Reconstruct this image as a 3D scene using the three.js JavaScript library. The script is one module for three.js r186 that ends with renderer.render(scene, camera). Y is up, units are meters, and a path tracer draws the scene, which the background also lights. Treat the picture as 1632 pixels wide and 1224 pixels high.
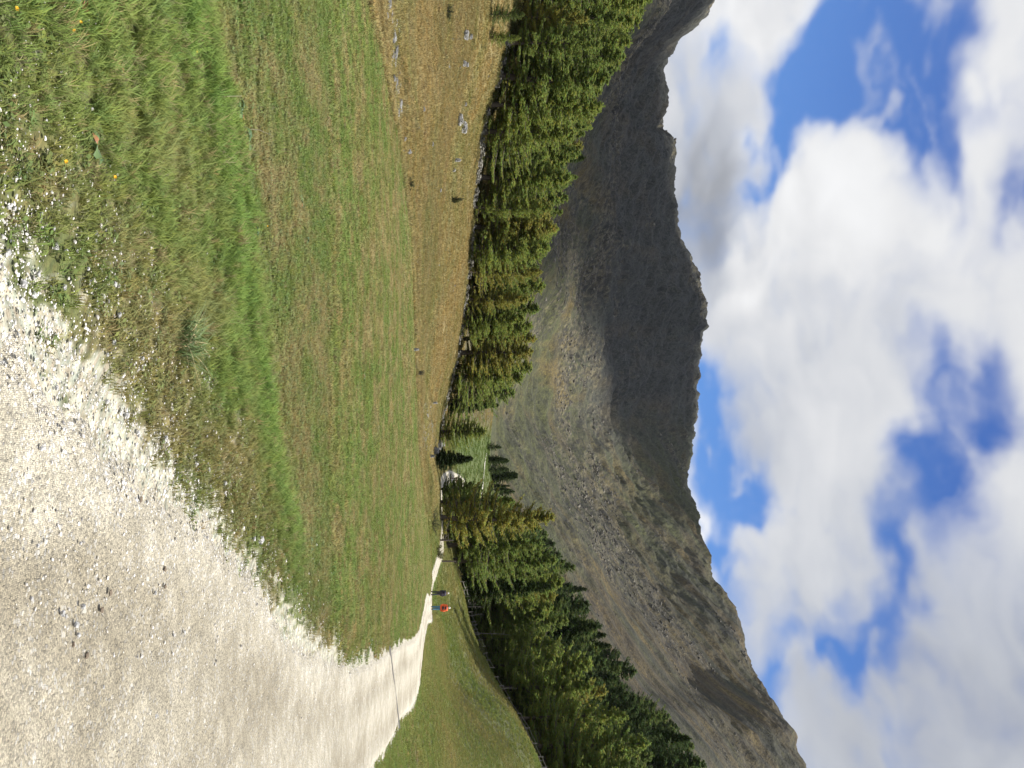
import * as THREE from 'three';
import { mergeGeometries } from 'three/addons/utils/BufferGeometryUtils.js';
import { MarchingCubes } from 'three/addons/objects/MarchingCubes.js';

// ------------------------------------------------------------------ random numbers and noise
let seedState = 12345;
function rnd() { seedState = (seedState + 0x6D2B79F5) | 0; let t = Math.imul(seedState ^ (seedState >>> 15), 1 | seedState); t = (t + Math.imul(t ^ (t >>> 7), 61 | t)) ^ t; return ((t ^ (t >>> 14)) >>> 0) / 4294967296; }
function reseed(s) { seedState = s | 0; }
const rr = (a, b) => a + (b - a) * rnd();
const gauss = () => (rnd() + rnd() + rnd() + rnd() - 2) * 0.85;
const PERM = new Uint8Array(512);
{ reseed(77); const p = Array.from({ length: 256 }, (_, i) => i); for (let i = 255; i > 0; i--) { const j = Math.floor(rnd() * (i + 1)); [p[i], p[j]] = [p[j], p[i]]; } for (let i = 0; i < 512; i++) PERM[i] = p[i & 255]; }
const fade = t => t * t * t * (t * (t * 6 - 15) + 10);
function grad(h, x, y, z) { const u = (h & 8) ? y : x, v = (h & 12) === 0 ? y : ((h & 13) === 12 ? x : z); return ((h & 1) ? -u : u) + ((h & 2) ? -v : v); }
function n3(x, y, z) {
  const fx = Math.floor(x), fy = Math.floor(y), fz = Math.floor(z), X = fx & 255, Y = fy & 255, Z = fz & 255;
  x -= fx; y -= fy; z -= fz;
  const u = fade(x), v = fade(y), w = fade(z), A = PERM[X] + Y, AA = PERM[A] + Z, AB = PERM[A + 1] + Z, B = PERM[X + 1] + Y, BA = PERM[B] + Z, BB = PERM[B + 1] + Z;
  const l = (t, a, b) => a + t * (b - a);
  return l(w, l(v, l(u, grad(PERM[AA], x, y, z), grad(PERM[BA], x - 1, y, z)), l(u, grad(PERM[AB], x, y - 1, z), grad(PERM[BB], x - 1, y - 1, z))),
    l(v, l(u, grad(PERM[AA + 1], x, y, z - 1), grad(PERM[BA + 1], x - 1, y, z - 1)), l(u, grad(PERM[AB + 1], x, y - 1, z - 1), grad(PERM[BB + 1], x - 1, y - 1, z - 1))));
}
const n2 = (x, y) => n3(x, y, 3.7);
function fbm2(x, y, o = 4) { let s = 0, a = 0.5; for (let i = 0; i < o; i++) { s += a * n2(x, y); x = x * 2.03 + 17.1; y = y * 2.03 + 5.3; a *= 0.5; } return s; }
function fbm3(x, y, z, o = 4) { let s = 0, a = 0.5; for (let i = 0; i < o; i++) { s += a * n3(x, y, z); x = x * 2.03 + 17.1; y = y * 2.03 + 5.3; z = z * 2.03 + 9.2; a *= 0.5; } return s; }
function ridge2(x, y, o = 4) { let s = 0, a = 0.5; for (let i = 0; i < o; i++) { s += a * (1 - 2 * Math.abs(n2(x, y))); x = x * 2.07 + 11.3; y = y * 2.07 + 4.1; a *= 0.5; } return s; }
const clamp = (x, a = 0, b = 1) => x < a ? a : x > b ? b : x;
const smooth = (a, b, x) => { const t = clamp((x - a) / (b - a)); return t * t * (3 - 2 * t); };
const mix = (a, b, t) => a + (b - a) * t;
const mix3 = (a, b, t) => [mix(a[0], b[0], t), mix(a[1], b[1], t), mix(a[2], b[2], t)];
const lin = c => { c /= 255; return c <= 0.04045 ? c / 12.92 : ((c + 0.055) / 1.055) ** 2.4; };

// ------------------------------------------------------------------ camera, sky, sun, exposure
const scene = new THREE.Scene();
const FOC = 1556, EYE = 1.6, PITCH = Math.atan((816 - 715) / FOC), CP = Math.cos(PITCH), SP = Math.sin(PITCH);
const camera = new THREE.PerspectiveCamera(2 * Math.atan(612 / FOC) * 180 / Math.PI, 4 / 3, 0.1, 12000);
camera.position.set(0, EYE, 0);
camera.up.set(-1, 0, 0);                       // the photograph was taken with the phone on its side: up in the world is right in the picture
camera.lookAt(0, EYE + SP, -CP);
scene.add(camera);

const SUN_AZ = 84 * Math.PI / 180, SUN_EL = 54 * Math.PI / 180;   // from the right, a little ahead
const SUN = new THREE.Vector3(Math.sin(SUN_AZ) * Math.cos(SUN_EL), Math.sin(SUN_EL), -Math.cos(SUN_AZ) * Math.cos(SUN_EL));
const sun = new THREE.DirectionalLight(new THREE.Color(1.0, 0.962, 0.895), 4.4);
sun.name = 'sun';
sun.position.copy(SUN).multiplyScalar(300); sun.castShadow = true;
sun.shadow.mapSize.set(4096, 4096);
Object.assign(sun.shadow.camera, { left: -200, right: 200, top: 200, bottom: -200, near: 1, far: 900 });
scene.add(sun, sun.target);

// a picture position (of the 1632 x 1224 photograph) as a direction: sideways and upwards per metre of depth
function rayOf(px, py) { const v = (px - 816) / FOC, u = (py - 612) / FOC, f = CP - v * SP; return [u / f, (SP + v * CP) / f]; }
function at(px, py, d) { const [a, b] = rayOf(px, py); return new THREE.Vector3(a * d, EYE + b * d, -d); }
function pixelOf(x, y, d) { const q = y - EYE, zc = d * CP + q * SP, yc = -d * SP + q * CP; return [816 + FOC * yc / zc, 612 + FOC * x / zc]; }

// sky: blue air with broken cloud, computed for every direction
{
  const W = 2560, Hh = 1280, data = new Float32Array(W * Hh * 4);
  // gaps of blue between the clouds: [px, py, half width along px, along py, depth]
  const gaps = [[1415, 0, 80, 70, 1], [1385, 75, 72, 55, 1], [1325, 135, 66, 42, 1], [1262, 190, 42, 40, 1], [1215, 248, 26, 34, 1], [1610, 15, 42, 48, 1.1], [1480, 60, 30, 60, 0.55], [1516, 185, 26, 68, 0.9], [1602, 168, 32, 32, 0.8],
    [1632, 338, 18, 42, 0.9], [1562, 572, 34, 30, 0.62], [1548, 722, 46, 72, 1.05], [1480, 722, 32, 52, 0.75], [1448, 845, 36, 36, 0.5], [1384, 935, 22, 52, 0.85], [1340, 1050, 20, 32, 0.7], [1295, 1150, 36, 58, 0.72], [1255, 1060, 60, 60, 0.35],
    [1158, 800, 46, 105, 1.05], [1112, 715, 34, 42, 0.9], [1222, 762, 26, 42, 0.6], [1196, 926, 24, 34, 0.75], [1126, 895, 26, 70, -1.1], [1420, 700, 24, 40, 0.4]];
  const shades = [[1110, 380, 75, 140, -0.34], [1480, 1130, 230, 220, -0.24], [1400, 560, 120, 160, -0.06], [1250, 400, 60, 80, 0.05], [1355, 330, 95, 110, 0.15], [1190, 470, 70, 120, -0.05], [1145, 110, 60, 60, -0.07], [1260, 60, 50, 120, 0.10], [1190, 215, 40, 40, 0.12], [1130, 900, 45, 85, 0.3], [1500, 470, 80, 120, 0.05], [1320, 800, 80, 120, -0.03], [1180, 600, 80, 80, -0.07]];
  for (let j = 0; j < Hh; j++) {
    const el = ((j + 0.5) / Hh - 0.5) * Math.PI, sy = Math.sin(el), cy = Math.cos(el);
    for (let i = 0; i < W; i++) {
      const k = (j * W + i) * 4; data[k + 3] = 1;
      if (sy < -0.01) { data[k] = 0.26; data[k + 1] = 0.27; data[k + 2] = 0.25; continue; }
      const az = ((i + 0.5) / W - 0.5) * 2 * Math.PI, x = Math.cos(az) * cy, z = Math.sin(az) * cy, y = sy;
      const zc = -z * CP + y * SP;
      // cloud noise on a flat deck above, so that it shrinks towards the horizon
      const q = 1 / (y + 0.28), sx = x * q * 2.1, sz = z * q * 2.1;
      const wx = fbm3(sx * 1.7, sz * 1.7, 1.3, 5), wz = fbm3(sx * 1.7, sz * 1.7, 8.1, 5);
      const det = fbm3(sx * 2.2 + wx * 0.9, sz * 2.2 + wz * 0.9, 4.4, 6);
      let cov = 0.62 + 1.5 * fbm3(sx * 0.55, sz * 0.55, 2.2, 2), lum = 0.78 + 0.25 * fbm3(sx * 0.6, sz * 0.6, 6.5, 3);
      if (zc > 0.25) {
        const yc = z * SP + y * CP, px = 816 + FOC * yc / zc, py = 612 + FOC * x / zc;
        const inside = smooth(420, 60, Math.max(0, px - 1632, -py, py - 1224, 1000 - px));
        if (inside > 0) {
          const dx = px + wx * 270 + det * 70, dy = py + wz * 270 - det * 60;
          let c = 1, l = 0.80;
          for (const g of gaps) { const a = (dx - g[0]) / (g[2] * 1.25), b = (dy - g[1]) / (g[3] * 1.25), e = a * a + b * b; if (e < 9) c -= g[4] * 1.08 * Math.exp(-e * 0.5); }
          for (const g of shades) { const a = (dx - g[0]) / g[2], b = (dy - g[1]) / g[3], e = a * a + b * b; if (e < 8) l += g[4] * Math.exp(-e * 0.7); }
          cov = mix(cov, c, inside); lum = mix(lum, l, inside);
        }
      }
      const veil = fbm3(sx * 6 + wx * 2.2, sz * 3.2 + wz * 2.2, 7.7, 5);
      const thin = 0.55 * smooth(-0.05, 0.42, fbm3(sx * 2.6 + wx * 2.4, sz * 4.4 + wz * 2.4, 11.3, 5) + 0.35 * wx), m0 = 0.03 + 0.97 * smooth(-0.28, 1.12, cov + det * 1.1 + veil * 0.5), m = m0 + (1 - m0) * thin;
      const edge = smooth(0.2, 1, cov + det * 0.9);
      const L = clamp(lum - 0.02 + det * 0.20 + 0.10 * fbm3(sx * 1.1 + 4, sz * 1.1, 3.1, 3) + 0.05 * (1 - edge), 0.35, 1.0);
      const blue = mix3([0.13, 0.36, 0.86], [0.048, 0.145, 0.50], smooth(0.12, 0.55, y));
      const cl = [L * mix(0.90, 0.985, smooth(0.55, 0.9, L)), L * mix(0.945, 0.99, smooth(0.55, 0.9, L)), L * mix(1.04, 1.0, smooth(0.55, 0.95, L))];
      for (let c = 0; c < 3; c++) data[k + c] = 0.53 * mix(blue[c], cl[c], m);
    }
  }
  const sky = new THREE.DataTexture(data, W, Hh, THREE.RGBAFormat, THREE.FloatType);
  sky.mapping = THREE.EquirectangularReflectionMapping; sky.colorSpace = THREE.LinearSRGBColorSpace;
  sky.magFilter = THREE.LinearFilter; sky.minFilter = THREE.LinearFilter; sky.needsUpdate = true;
  scene.background = sky; scene.environment = sky;
}
const renderer = new THREE.WebGLRenderer({ antialias: true });
renderer.setSize(1024, 768);
renderer.toneMapping = THREE.LinearToneMapping;
renderer.toneMappingExposure = 1.85;
renderer.shadowMap.enabled = true;

scene.fog = new THREE.FogExp2(new THREE.Color(0.78, 0.86, 1.0), 0.000018);

// ------------------------------------------------------------------ naming helpers
const taken = {};
function numbered(name) { const n = taken[name] = (taken[name] ?? -1) + 1; return n ? `${name}_${String(n).padStart(3, '0')}` : name; }
function tag(o, label, category, group, kind) { o.userData.label = label; o.userData.category = category; if (group) o.userData.group = group; if (kind) o.userData.kind = kind; return o; }
function lit(m) { m.castShadow = true; m.receiveShadow = true; return m; }
function mesh(name, geo, mat, parent) { const m = lit(new THREE.Mesh(geo, mat)); m.name = parent === scene ? numbered(name) : name; parent.add(m); return m; }
function thing(name, label, category, group, pos, turn = 0) { const g = new THREE.Group(); g.name = numbered(name); scene.add(g); tag(g, label, category, group); if (pos) g.position.copy(pos); g.rotation.y = turn; return g; }
function structure(name, geo, mat) { const m = mesh(name, geo, mat, scene); m.userData.kind = 'structure'; return m; }

// ------------------------------------------------------------------ textures
function tile(size, fn, srgb = true) {
  const d = new Uint8Array(size * size * 4);
  for (let j = 0; j < size; j++) for (let i = 0; i < size; i++) { const c = fn(i / size, j / size), k = (j * size + i) * 4; d[k] = clamp(c[0]) * 255; d[k + 1] = clamp(c[1]) * 255; d[k + 2] = clamp(c[2]) * 255; d[k + 3] = 255; }
  const t = new THREE.DataTexture(d, size, size, THREE.RGBAFormat); t.wrapS = t.wrapT = THREE.RepeatWrapping; t.magFilter = THREE.LinearFilter; t.minFilter = THREE.LinearMipmapLinearFilter; t.generateMipmaps = true;
  if (srgb) t.colorSpace = THREE.SRGBColorSpace; t.needsUpdate = true; return t;
}
// noise that wraps: points on a torus
function wrapNoise(u, v, f, o, s = 0) { const a = u * 2 * Math.PI, b = v * 2 * Math.PI, r = f / (2 * Math.PI); let sum = 0, amp = 0.5, rad = r; for (let i = 0; i < o; i++) { sum += amp * n3(Math.cos(a) * rad + 40 + s + i * 7, Math.sin(a) * rad + Math.cos(b) * rad * 0.999 + 20, Math.sin(b) * rad + 60 - s); rad *= 2; amp *= 0.55; } return sum; }
// small stones packed into a wrapping cell grid: returns [distance to the stone's edge 0..1, stone id]
function cells(u, v, n, s) {
  const x = u * n, y = v * n, X = Math.floor(x), Y = Math.floor(y); let best = 9, second = 9, id = 0;
  for (let j = -1; j <= 1; j++) for (let i = -1; i <= 1; i++) { const cx = ((X + i) % n + n) % n, cy = ((Y + j) % n + n) % n, h = PERM[(PERM[(cx + s) & 255] + cy) & 255], h2 = PERM[(h + 57 + s) & 255]; const dx = X + i + 0.5 + (h / 255 - 0.5) * 0.8 - x, dy = Y + j + 0.5 + (h2 / 255 - 0.5) * 0.8 - y, e = dx * dx + dy * dy; if (e < best) { second = best; best = e; id = h * 256 + h2; } else if (e < second) second = e; }
  return [Math.sqrt(second) - Math.sqrt(best), id];
}
const gravelTone = (u, v) => {
  const a = cells(u, v, 64, 3), b = cells(u, v, 150, 91), ga = (a[1] % 97) / 97, gb = (b[1] % 89) / 89;
  const big = (a[1] % 9) < 2 && a[0] > 0.12 && wrapNoise(u, v, 5, 2, 17) > -0.06;
  let t = big ? 0.70 + 0.26 * ga : 0.62 + 0.26 * gb - 0.10 * smooth(0.16, 0.02, b[0]);
  t += 0.16 * wrapNoise(u, v, 6, 4);
  const w = big ? 0.02 : 0.05 + 0.04 * gb;
  return [t + w * 0.4, t, t - w];
};
const texGravel = tile(1024, gravelTone);
const bumpGravel = tile(1024, (u, v) => { const a = cells(u, v, 64, 3), b = cells(u, v, 150, 91); const h = (((a[1] % 7) < 2) ? 0.5 * smooth(0.05, 0.35, a[0]) : 0) + 0.35 * smooth(0.02, 0.25, b[0]) + 0.2 * wrapNoise(u, v, 10, 3); return [h, h, h]; }, false);
const texSoil = tile(1024, (u, v) => { const t = 0.62 + 0.42 * wrapNoise(u, v, 24, 5) + 0.22 * wrapNoise(u, v, 180, 2, 9), h = wrapNoise(u, v, 40, 3, 31); return [t + 0.10 * h + 0.12, t + 0.12, t - 0.04 * h + 0.08]; });
const texRock = tile(1024, (u, v) => { const a = cells(u, v, 40, 11), b = cells(u, v, 110, 5); const t = 0.74 + 0.55 * wrapNoise(u, v, 14, 6) - 0.12 * smooth(0.10, 0.0, a[0]) + 0.14 * ((b[1] % 31) / 31 - 0.5), h = wrapNoise(u, v, 20, 3, 12); return [t + 0.03 * h, t, t - 0.03 * h]; });
const bumpRock = tile(1024, (u, v) => { const t = 0.5 + 0.6 * wrapNoise(u, v, 20, 6) + 0.2 * smooth(0, 0.2, cells(u, v, 40, 11)[0]); return [t, t, t]; }, false);

const farCells = (u, v) => { const a = cells(u, v, 46, 23), b = cells(u, v, 118, 71), c = cells(u, v, 17, 140); return [(a[1] % 53) / 53 - 0.5, (b[1] % 61) / 61 - 0.5, (c[1] % 37) / 37 - 0.5, a[0], b[0]]; };
const texFar = tile(1024, (u, v) => { const c = farCells(u, v), t = 0.80 + 0.34 * c[0] * (0.4 + 1.2 * Math.abs(c[2])) + 0.26 * c[1] + 0.10 * c[2] - 0.22 * smooth(0.10, 0, c[3]) * (c[2] > 0 ? 1 : 0.2); return [t, t, t * (1 - 0.04 * c[2])]; });
const bumpFar = tile(1024, (u, v) => { const c = farCells(u, v), h = 0.5 + 0.3 * c[0] * (c[2] > 0 ? 1 : 0.35) + 0.22 * c[1]; return [h, h, h]; }, false);

// ------------------------------------------------------------------ lie of the land
// for each line of sight (py in the picture): the ground's features from near to far as [depth in metres, px in the picture]
// 0 meadow crest, 1 hollow behind it, 2 slope, 3 wall or fence, 4 foot of the wood, 5 top of the wood, 6 foot of the mountain, 7, 8 its flank, 9 its ridge (px from the ridge line)
const COLS = [
  [-600, [10, 470], [14, 462], [40, 650], [88, 860], [118, 930], [170, 1000], [290, 1030], [440, 1080], [600, 1140], [800, 0]],
  [0, [19, 583], [27, 576], [60, 668], [108, 815], [145, 876], [200, 930], [330, 962], [500, 1010], [700, 1060], [900, 0]],
  [125, [24, 612], [33, 606], [65, 682], [114, 793], [152, 846], [205, 885], [350, 900], [550, 940], [800, 995], [1000, 0]],
  [200, [29, 628], [38, 624], [70, 692], [120, 770], [160, 822], [205, 855], [360, 872], [600, 920], [850, 980], [1100, 0]],
  [300, [35, 642], [45, 638], [78, 692], [128, 756], [164, 795], [205, 820], [390, 850], [650, 905], [920, 985], [1200, 0]],
  [400, [41, 654], [52, 649], [85, 692], [135, 747], [168, 772], [205, 798], [420, 835], [700, 892], [1000, 990], [1300, 0]],
  [560, [46, 659], [60, 654], [95, 682], [150, 727], [182, 738], [225, 760], [480, 812], [750, 876], [1050, 985], [1350, 0]],
  [650, [50, 663], [65, 659], [105, 682], [158, 706], [205, 735], [270, 778], [520, 805], [750, 868], [1050, 970], [1400, 0]],
  [725, [55, 667], [72, 667], [100, 684], [150, 694], [200, 738], [262, 770], [480, 812], [700, 876], [1000, 972], [1350, 0]],
  [780, [62, 673], [80, 675], [100, 694], [145, 700], [192, 736], [255, 772], [450, 822], [650, 888], [950, 980], [1300, 0]],
  [850, [74, 681], [88, 679], [104, 691], [126, 704], [170, 724], [235, 765], [400, 840], [600, 918], [900, 1008], [1200, 0]],
  [900, [84, 685], [94, 685.5], [108, 696], [134, 722], [150, 724], [215, 770], [380, 850], [570, 936], [850, 1024], [1150, 0]],
  [950, [86, 686], [98, 688], [114, 704], [145, 739], [156, 732], [215, 790], [350, 862], [545, 955], [800, 1046], [1100, 0]],
  [1000, [64, 676], [74, 684], [100, 706], [150, 751], [161, 742], [215, 815], [330, 885], [520, 975], [750, 1070], [1050, 0]],
  [1080, [49, 664.5], [56, 672], [85, 710], [140, 785], [151, 776], [200, 858], [300, 926], [470, 1010], [680, 1100], [950, 0]],
  [1150, [31, 634], [37, 646], [68, 716], [125, 826], [136, 818], [185, 905], [280, 978], [430, 1060], [600, 1140], [850, 0]],
  [1224, [19.5, 588], [26, 614], [58, 722], [112, 860], [123, 852], [170, 948], [260, 1026], [400, 1100], [560, 1180], [800, 0]],
  [1750, [13, 520], [18, 560], [45, 740], [90, 960], [100, 955], [145, 1070], [220, 1150], [330, 1230], [450, 1320], [650, 0]],
];
const RIDGE = [[-600, 1290], [-100, 1165], [0, 1119], [24, 1107], [40, 1090], [54, 1076], [67, 1061], [91, 1053], [105, 1042], [122, 1043], [157, 1049], [187, 1043], [203, 1037], [212, 1049], [222, 1057], [253, 1062], [293, 1057], [320, 1061], [352, 1064], [383, 1074], [420, 1090], [455, 1104], [485, 1112], [505, 1112.5], [522, 1114], [530, 1108], [545, 1108], [556, 1104], [566, 1106], [585, 1102], [600, 1101], [640, 1098], [690, 1093], [735, 1085], [770, 1079.5], [790, 1083], [820, 1096], [860, 1107], [880, 1114], [905, 1119], [950, 1144], [985, 1158], [1010, 1168], [1050, 1175], [1095, 1195], [1130, 1218], [1165, 1242], [1190, 1246], [1210, 1255], [1224, 1262], [1400, 1350], [1750, 1480]];
const lerpTable = (t, x) => { if (x <= t[0][0]) return t[0][1]; for (let i = 1; i < t.length; i++) if (x <= t[i][0]) return mix(t[i - 1][1], t[i][1], (x - t[i - 1][0]) / (t[i][0] - t[i - 1][0])); return t[t.length - 1][1]; };
function slopes(xs, ys) {
  const n = xs.length, m = new Array(n).fill(0), d = [];
  for (let i = 0; i < n - 1; i++) d.push((ys[i + 1] - ys[i]) / (xs[i + 1] - xs[i]));
  m[0] = d[0]; m[n - 1] = d[n - 2];
  for (let i = 1; i < n - 1; i++) { if (d[i - 1] * d[i] <= 0) m[i] = 0; else { const a = 2 * (xs[i + 1] - xs[i]) + xs[i] - xs[i - 1], b = xs[i + 1] - xs[i] + 2 * (xs[i] - xs[i - 1]); m[i] = (a + b) / (a / d[i - 1] + b / d[i]); } }
  return m;
}
function hermite(xs, ys, ms, x) {
  const n = xs.length; if (x <= xs[0]) return ys[0]; if (x >= xs[n - 1]) return ys[n - 1];
  let i = 0; while (x > xs[i + 1]) i++;
  const h = xs[i + 1] - xs[i], t = (x - xs[i]) / h, t2 = t * t, t3 = t2 * t;
  return (2 * t3 - 3 * t2 + 1) * ys[i] + (t3 - 2 * t2 + t) * h * ms[i] + (-2 * t3 + 3 * t2) * ys[i + 1] + (t3 - t2) * h * ms[i + 1];
}
const FEAT = [];
for (let k = 0; k < 9; k++) { const xs = [], ds = [], hs = []; for (const c of COLS) { const [d, px] = c[k + 1], [a, b] = rayOf(px, c[0]); xs.push(a); ds.push(d); hs.push(EYE + b * d); } FEAT.push({ xs, ds, hs, md: slopes(xs, ds), mh: slopes(xs, hs) }); }
{ const xs = [], ds = [], hs = [], dT = COLS.map(c => [c[0], c[10][0]]); for (const [py, px] of RIDGE) { const d = lerpTable(dT, py), [a, b] = rayOf(px, py); xs.push(a); ds.push(d); hs.push(EYE + b * d); } FEAT.push({ xs, ds, hs, md: slopes(xs, ds), mh: slopes(xs, hs) }); }
function profile(a) {
  const D = [0.1], Hs = [0];
  for (const f of FEAT) { D.push(hermite(f.xs, f.ds, f.md, a)); Hs.push(hermite(f.xs, f.hs, f.mh, a)); }
  const r = D.length - 1; D.push(D[r] * 1.3); Hs.push(Hs[r] * 0.72); D.push(D[r] * 2.2); Hs.push(Hs[r] * 0.3);
  return { D, H: Hs, m: slopes(D, Hs) };
}
// the track: its left and right edge, metres to the right at each depth
const XL = [[-40, -19], [0.5, -1.75], [3.5, -0.45], [4.8, 0.1], [7.4, 1.2], [10.6, 2.72], [13, 3.5], [16.5, 4.65], [20.6, 5.68], [26.2, 7.05], [32, 8.4], [46, 11.8], [53, 13.2], [60, 14.0], [70, 15.0], [85, 18.2], [95, 19.2], [103, 19.2], [115, 19.1], [125, 18.6], [140, 16.9], [160, 15.0], [172, 15.2], [185, 16.8], [200, 19.5]];
const XR = [[-40, -14], [0.5, 1.6], [3.5, 2.85], [4.8, 3.4], [7.4, 4.4], [10.6, 5.45], [13, 6.2], [16.5, 7.0], [20.6, 8.1], [26.2, 9.75], [32, 11.1], [46, 15.0], [53, 16.2], [60, 16.4], [70, 17.4], [85, 20.4], [95, 21.1], [103, 20.9], [115, 20.8], [125, 20.3], [140, 18.7], [160, 17.3], [172, 18.3], [185, 20.6], [200, 22.4]];
const sXL = { x: XL.map(p => p[0]), y: XL.map(p => p[1]) }, sXR = { x: XR.map(p => p[0]), y: XR.map(p => p[1]) };
sXL.m = slopes(sXL.x, sXL.y); sXR.m = slopes(sXR.x, sXR.y);
const roadL = d => hermite(sXL.x, sXL.y, sXL.m, d), roadR = d => hermite(sXR.x, sXR.y, sXR.m, d);
// how far outside the track (negative inside), metres, measured across it
function offRoad(x, d) { if (d > 200 || d < -38) return 99; const l = roadL(d), r = roadR(d); return Math.max(l - x, x - r) * 0.93; }
// line between the rough verge and the mown meadow
const mowLine = x => 9.3 + 0.76 * (x - 0.3) - 0.035 * (x - 0.3) * (x - 0.3) * (x > 0.3 ? 0 : 1);
function zones(a, d, P) {
  const e = P.D[1], w = P.D[4];
  const leftness = smooth(0.20, 0.06, a);
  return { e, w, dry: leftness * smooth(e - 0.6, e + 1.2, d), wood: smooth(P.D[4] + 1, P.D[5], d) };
}
function bumps(x, d, P) {
  const off = offRoad(x, d), k = smooth(0.0, 0.9, off);
  let b = k * (0.035 * fbm2(x * 0.9, d * 0.9, 3) + 0.03 * n2(x * 3.1 + 9, d * 3.1) * smooth(16, 6, d)) + k * 0.12 * fbm2(x * 0.16, d * 0.16, 2) * smooth(6, 20, d) * smooth(70, 40, Math.min(d, 70));
  b += k * 0.06 * smooth(0.05, 0.5, off) * smooth(1.6, 0.5, off) * smooth(30, 15, d);
  if (d > P.D[1]) { const t = smooth(P.D[1], P.D[1] + 12, d) * smooth(0.0, 3, off); b += t * (0.55 * fbm2(x * 0.10, d * 0.10, 3) + 0.22 * fbm2(x * 0.45 + 4, d * 0.45, 3)) * smooth(0.24, 0.1, x / d) + t * 0.10 * fbm2(x * 0.12, d * 0.12, 3); }
  if (off < 0.6) b -= 0.03 * smooth(0.3, -0.2, off);
  return b;
}
function farBumps(x, d, P, h) {
  const f = P.D[7], r = P.D[10]; if (d < P.D[6]) return 0;
  const t = smooth(P.D[6], f + 60, d), top = smooth(r, r * 0.82, d), right = smooth(0.1, 0.3, x / d);
  const amp = t * (0.25 + 0.75 * top);
  // gullies run down the fall line: the right-hand flank falls to the left, the summit face falls towards us
  const face = 17 * (ridge2(x * 0.0085 + 3, d * 0.0035, 2) + 0.22 * fbm2(x * 0.026, d * 0.014 + 9, 3)) - 8, flank = 5 * (ridge2((d + x * 0.08) * 0.009 + 3, x * 0.0028, 2) + 0.55 * ridge2((d + x * 0.05) * 0.034, x * 0.008 + 9, 3)) - 3.5;
  let b = amp * (mix(face * smooth(0.24, 0.02, x / d) + 4 * smooth(0.02, 0.24, x / d) * fbm2(x * 0.012, d * 0.012, 3), flank, right) + mix(9, 5, right) * fbm2(x * 0.02, d * 0.02, 5));
  b += t * mix(1, 0.45, right) * (3.0 * fbm2(x * 0.09 + 7, d * 0.09, 3) + 12 * Math.max(0, ridge2(x * 0.026, d * 0.034 + 31, 4) - 0.15) * smooth(0.35, 0.7, (d - f) / (r - f)));
  b += t * (1 - top) * 7.0 * ridge2(x * 0.04, 1.7, 4) - t * (1 - top) * 2.5;
  return b;
}
function groundAt(x, d) { const a = x / Math.max(d, 0.3), P = profile(clamp(a, -0.95, 0.95)); return hermite(P.D, P.H, P.m, d) + bumps(x, d, P) + farBumps(x, d, P, 0); }
const onGround = (x, d, lift = 0) => new THREE.Vector3(x, groundAt(x, d) + lift, -d);
// where the line of sight through a picture position meets the ground
function hitGround(px, py, near = 2.5, far = 1500) { const [a, b] = rayOf(px, py); let d = near; while (d < far) { const x = a * d; if (groundAt(x, d) >= EYE + b * d) return { x, d }; d *= 1.006; } return null; }

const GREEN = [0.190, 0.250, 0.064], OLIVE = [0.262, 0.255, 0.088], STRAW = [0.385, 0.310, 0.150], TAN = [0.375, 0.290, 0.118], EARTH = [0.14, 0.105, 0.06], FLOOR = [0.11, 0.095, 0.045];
function grassTone(x, d, P) {
  const a = x / d, Z = zones(a, d, P);
  const n = fbm2(x * 0.4, d * 0.17, 3), n1 = fbm2(x * 1.7 + 3, d * 0.75, 3), n0 = fbm2(x * 0.06 + 8, d * 0.06, 3);
  let c = mix3(GREEN, OLIVE, clamp(0.42 + 2.0 * n + 1.4 * n1));
  c = mix3(c, STRAW, clamp(0.18 + 1.5 * n1 + 0.9 * n0 + 0.8 * fbm2(x * 5.1, d * 2.6, 2), 0, 0.7));
  if (d > Z.e) {
    let t = mix3(TAN, OLIVE, clamp(0.42 + 1.5 * n0 + 0.9 * fbm2(x * 0.10, d * 0.5, 3)));
    t = mix3(t, STRAW, clamp(0.25 + 1.2 * n, 0, 0.8));
    const fresh = smooth(0.03, 0.06, a) * smooth(0.22, 0.15, a) * smooth(165, 190, d);
    t = mix3(t, [0.12, 0.185, 0.04], fresh * 0.9);
    c = mix3(c, t, Z.dry);
    if (a > 0.1) c = mix3(c, mix3([0.195, 0.240, 0.060], [0.285, 0.258, 0.090], clamp(0.35 + 1.3 * n0 + 0.8 * n)), smooth(0.1, 0.24, a) * smooth(Z.e, Z.e + 6, d));
  }
  return c;
}
function groundTone(x, d, P) {
  const a = x / Math.max(d, 0.3);
  let c = grassTone(x, Math.max(d, 0.5), P);
  if (d < 40) c = mix3(c, EARTH, 0.30 + 0.25 * clamp(n2(x * 2.3, d * 2.3) + 0.3));
  const Z = zones(a, d, P);
  const fresh = smooth(0.03, 0.06, a) * smooth(0.22, 0.16, a) * smooth(165, 190, d);
  const off = offRoad(x, d); if (off < 1.1 && d < 120) c = mix3(c, [0.66, 0.63, 0.55], smooth(0.35, 0.7, smooth(0.38, -0.15, off) + 0.6 * fbm2(x * 2.1, d * 2.1, 3) + 0.9 * n2(x * 14, d * 9)));
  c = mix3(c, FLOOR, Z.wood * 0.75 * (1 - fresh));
  return c;
}

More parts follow.
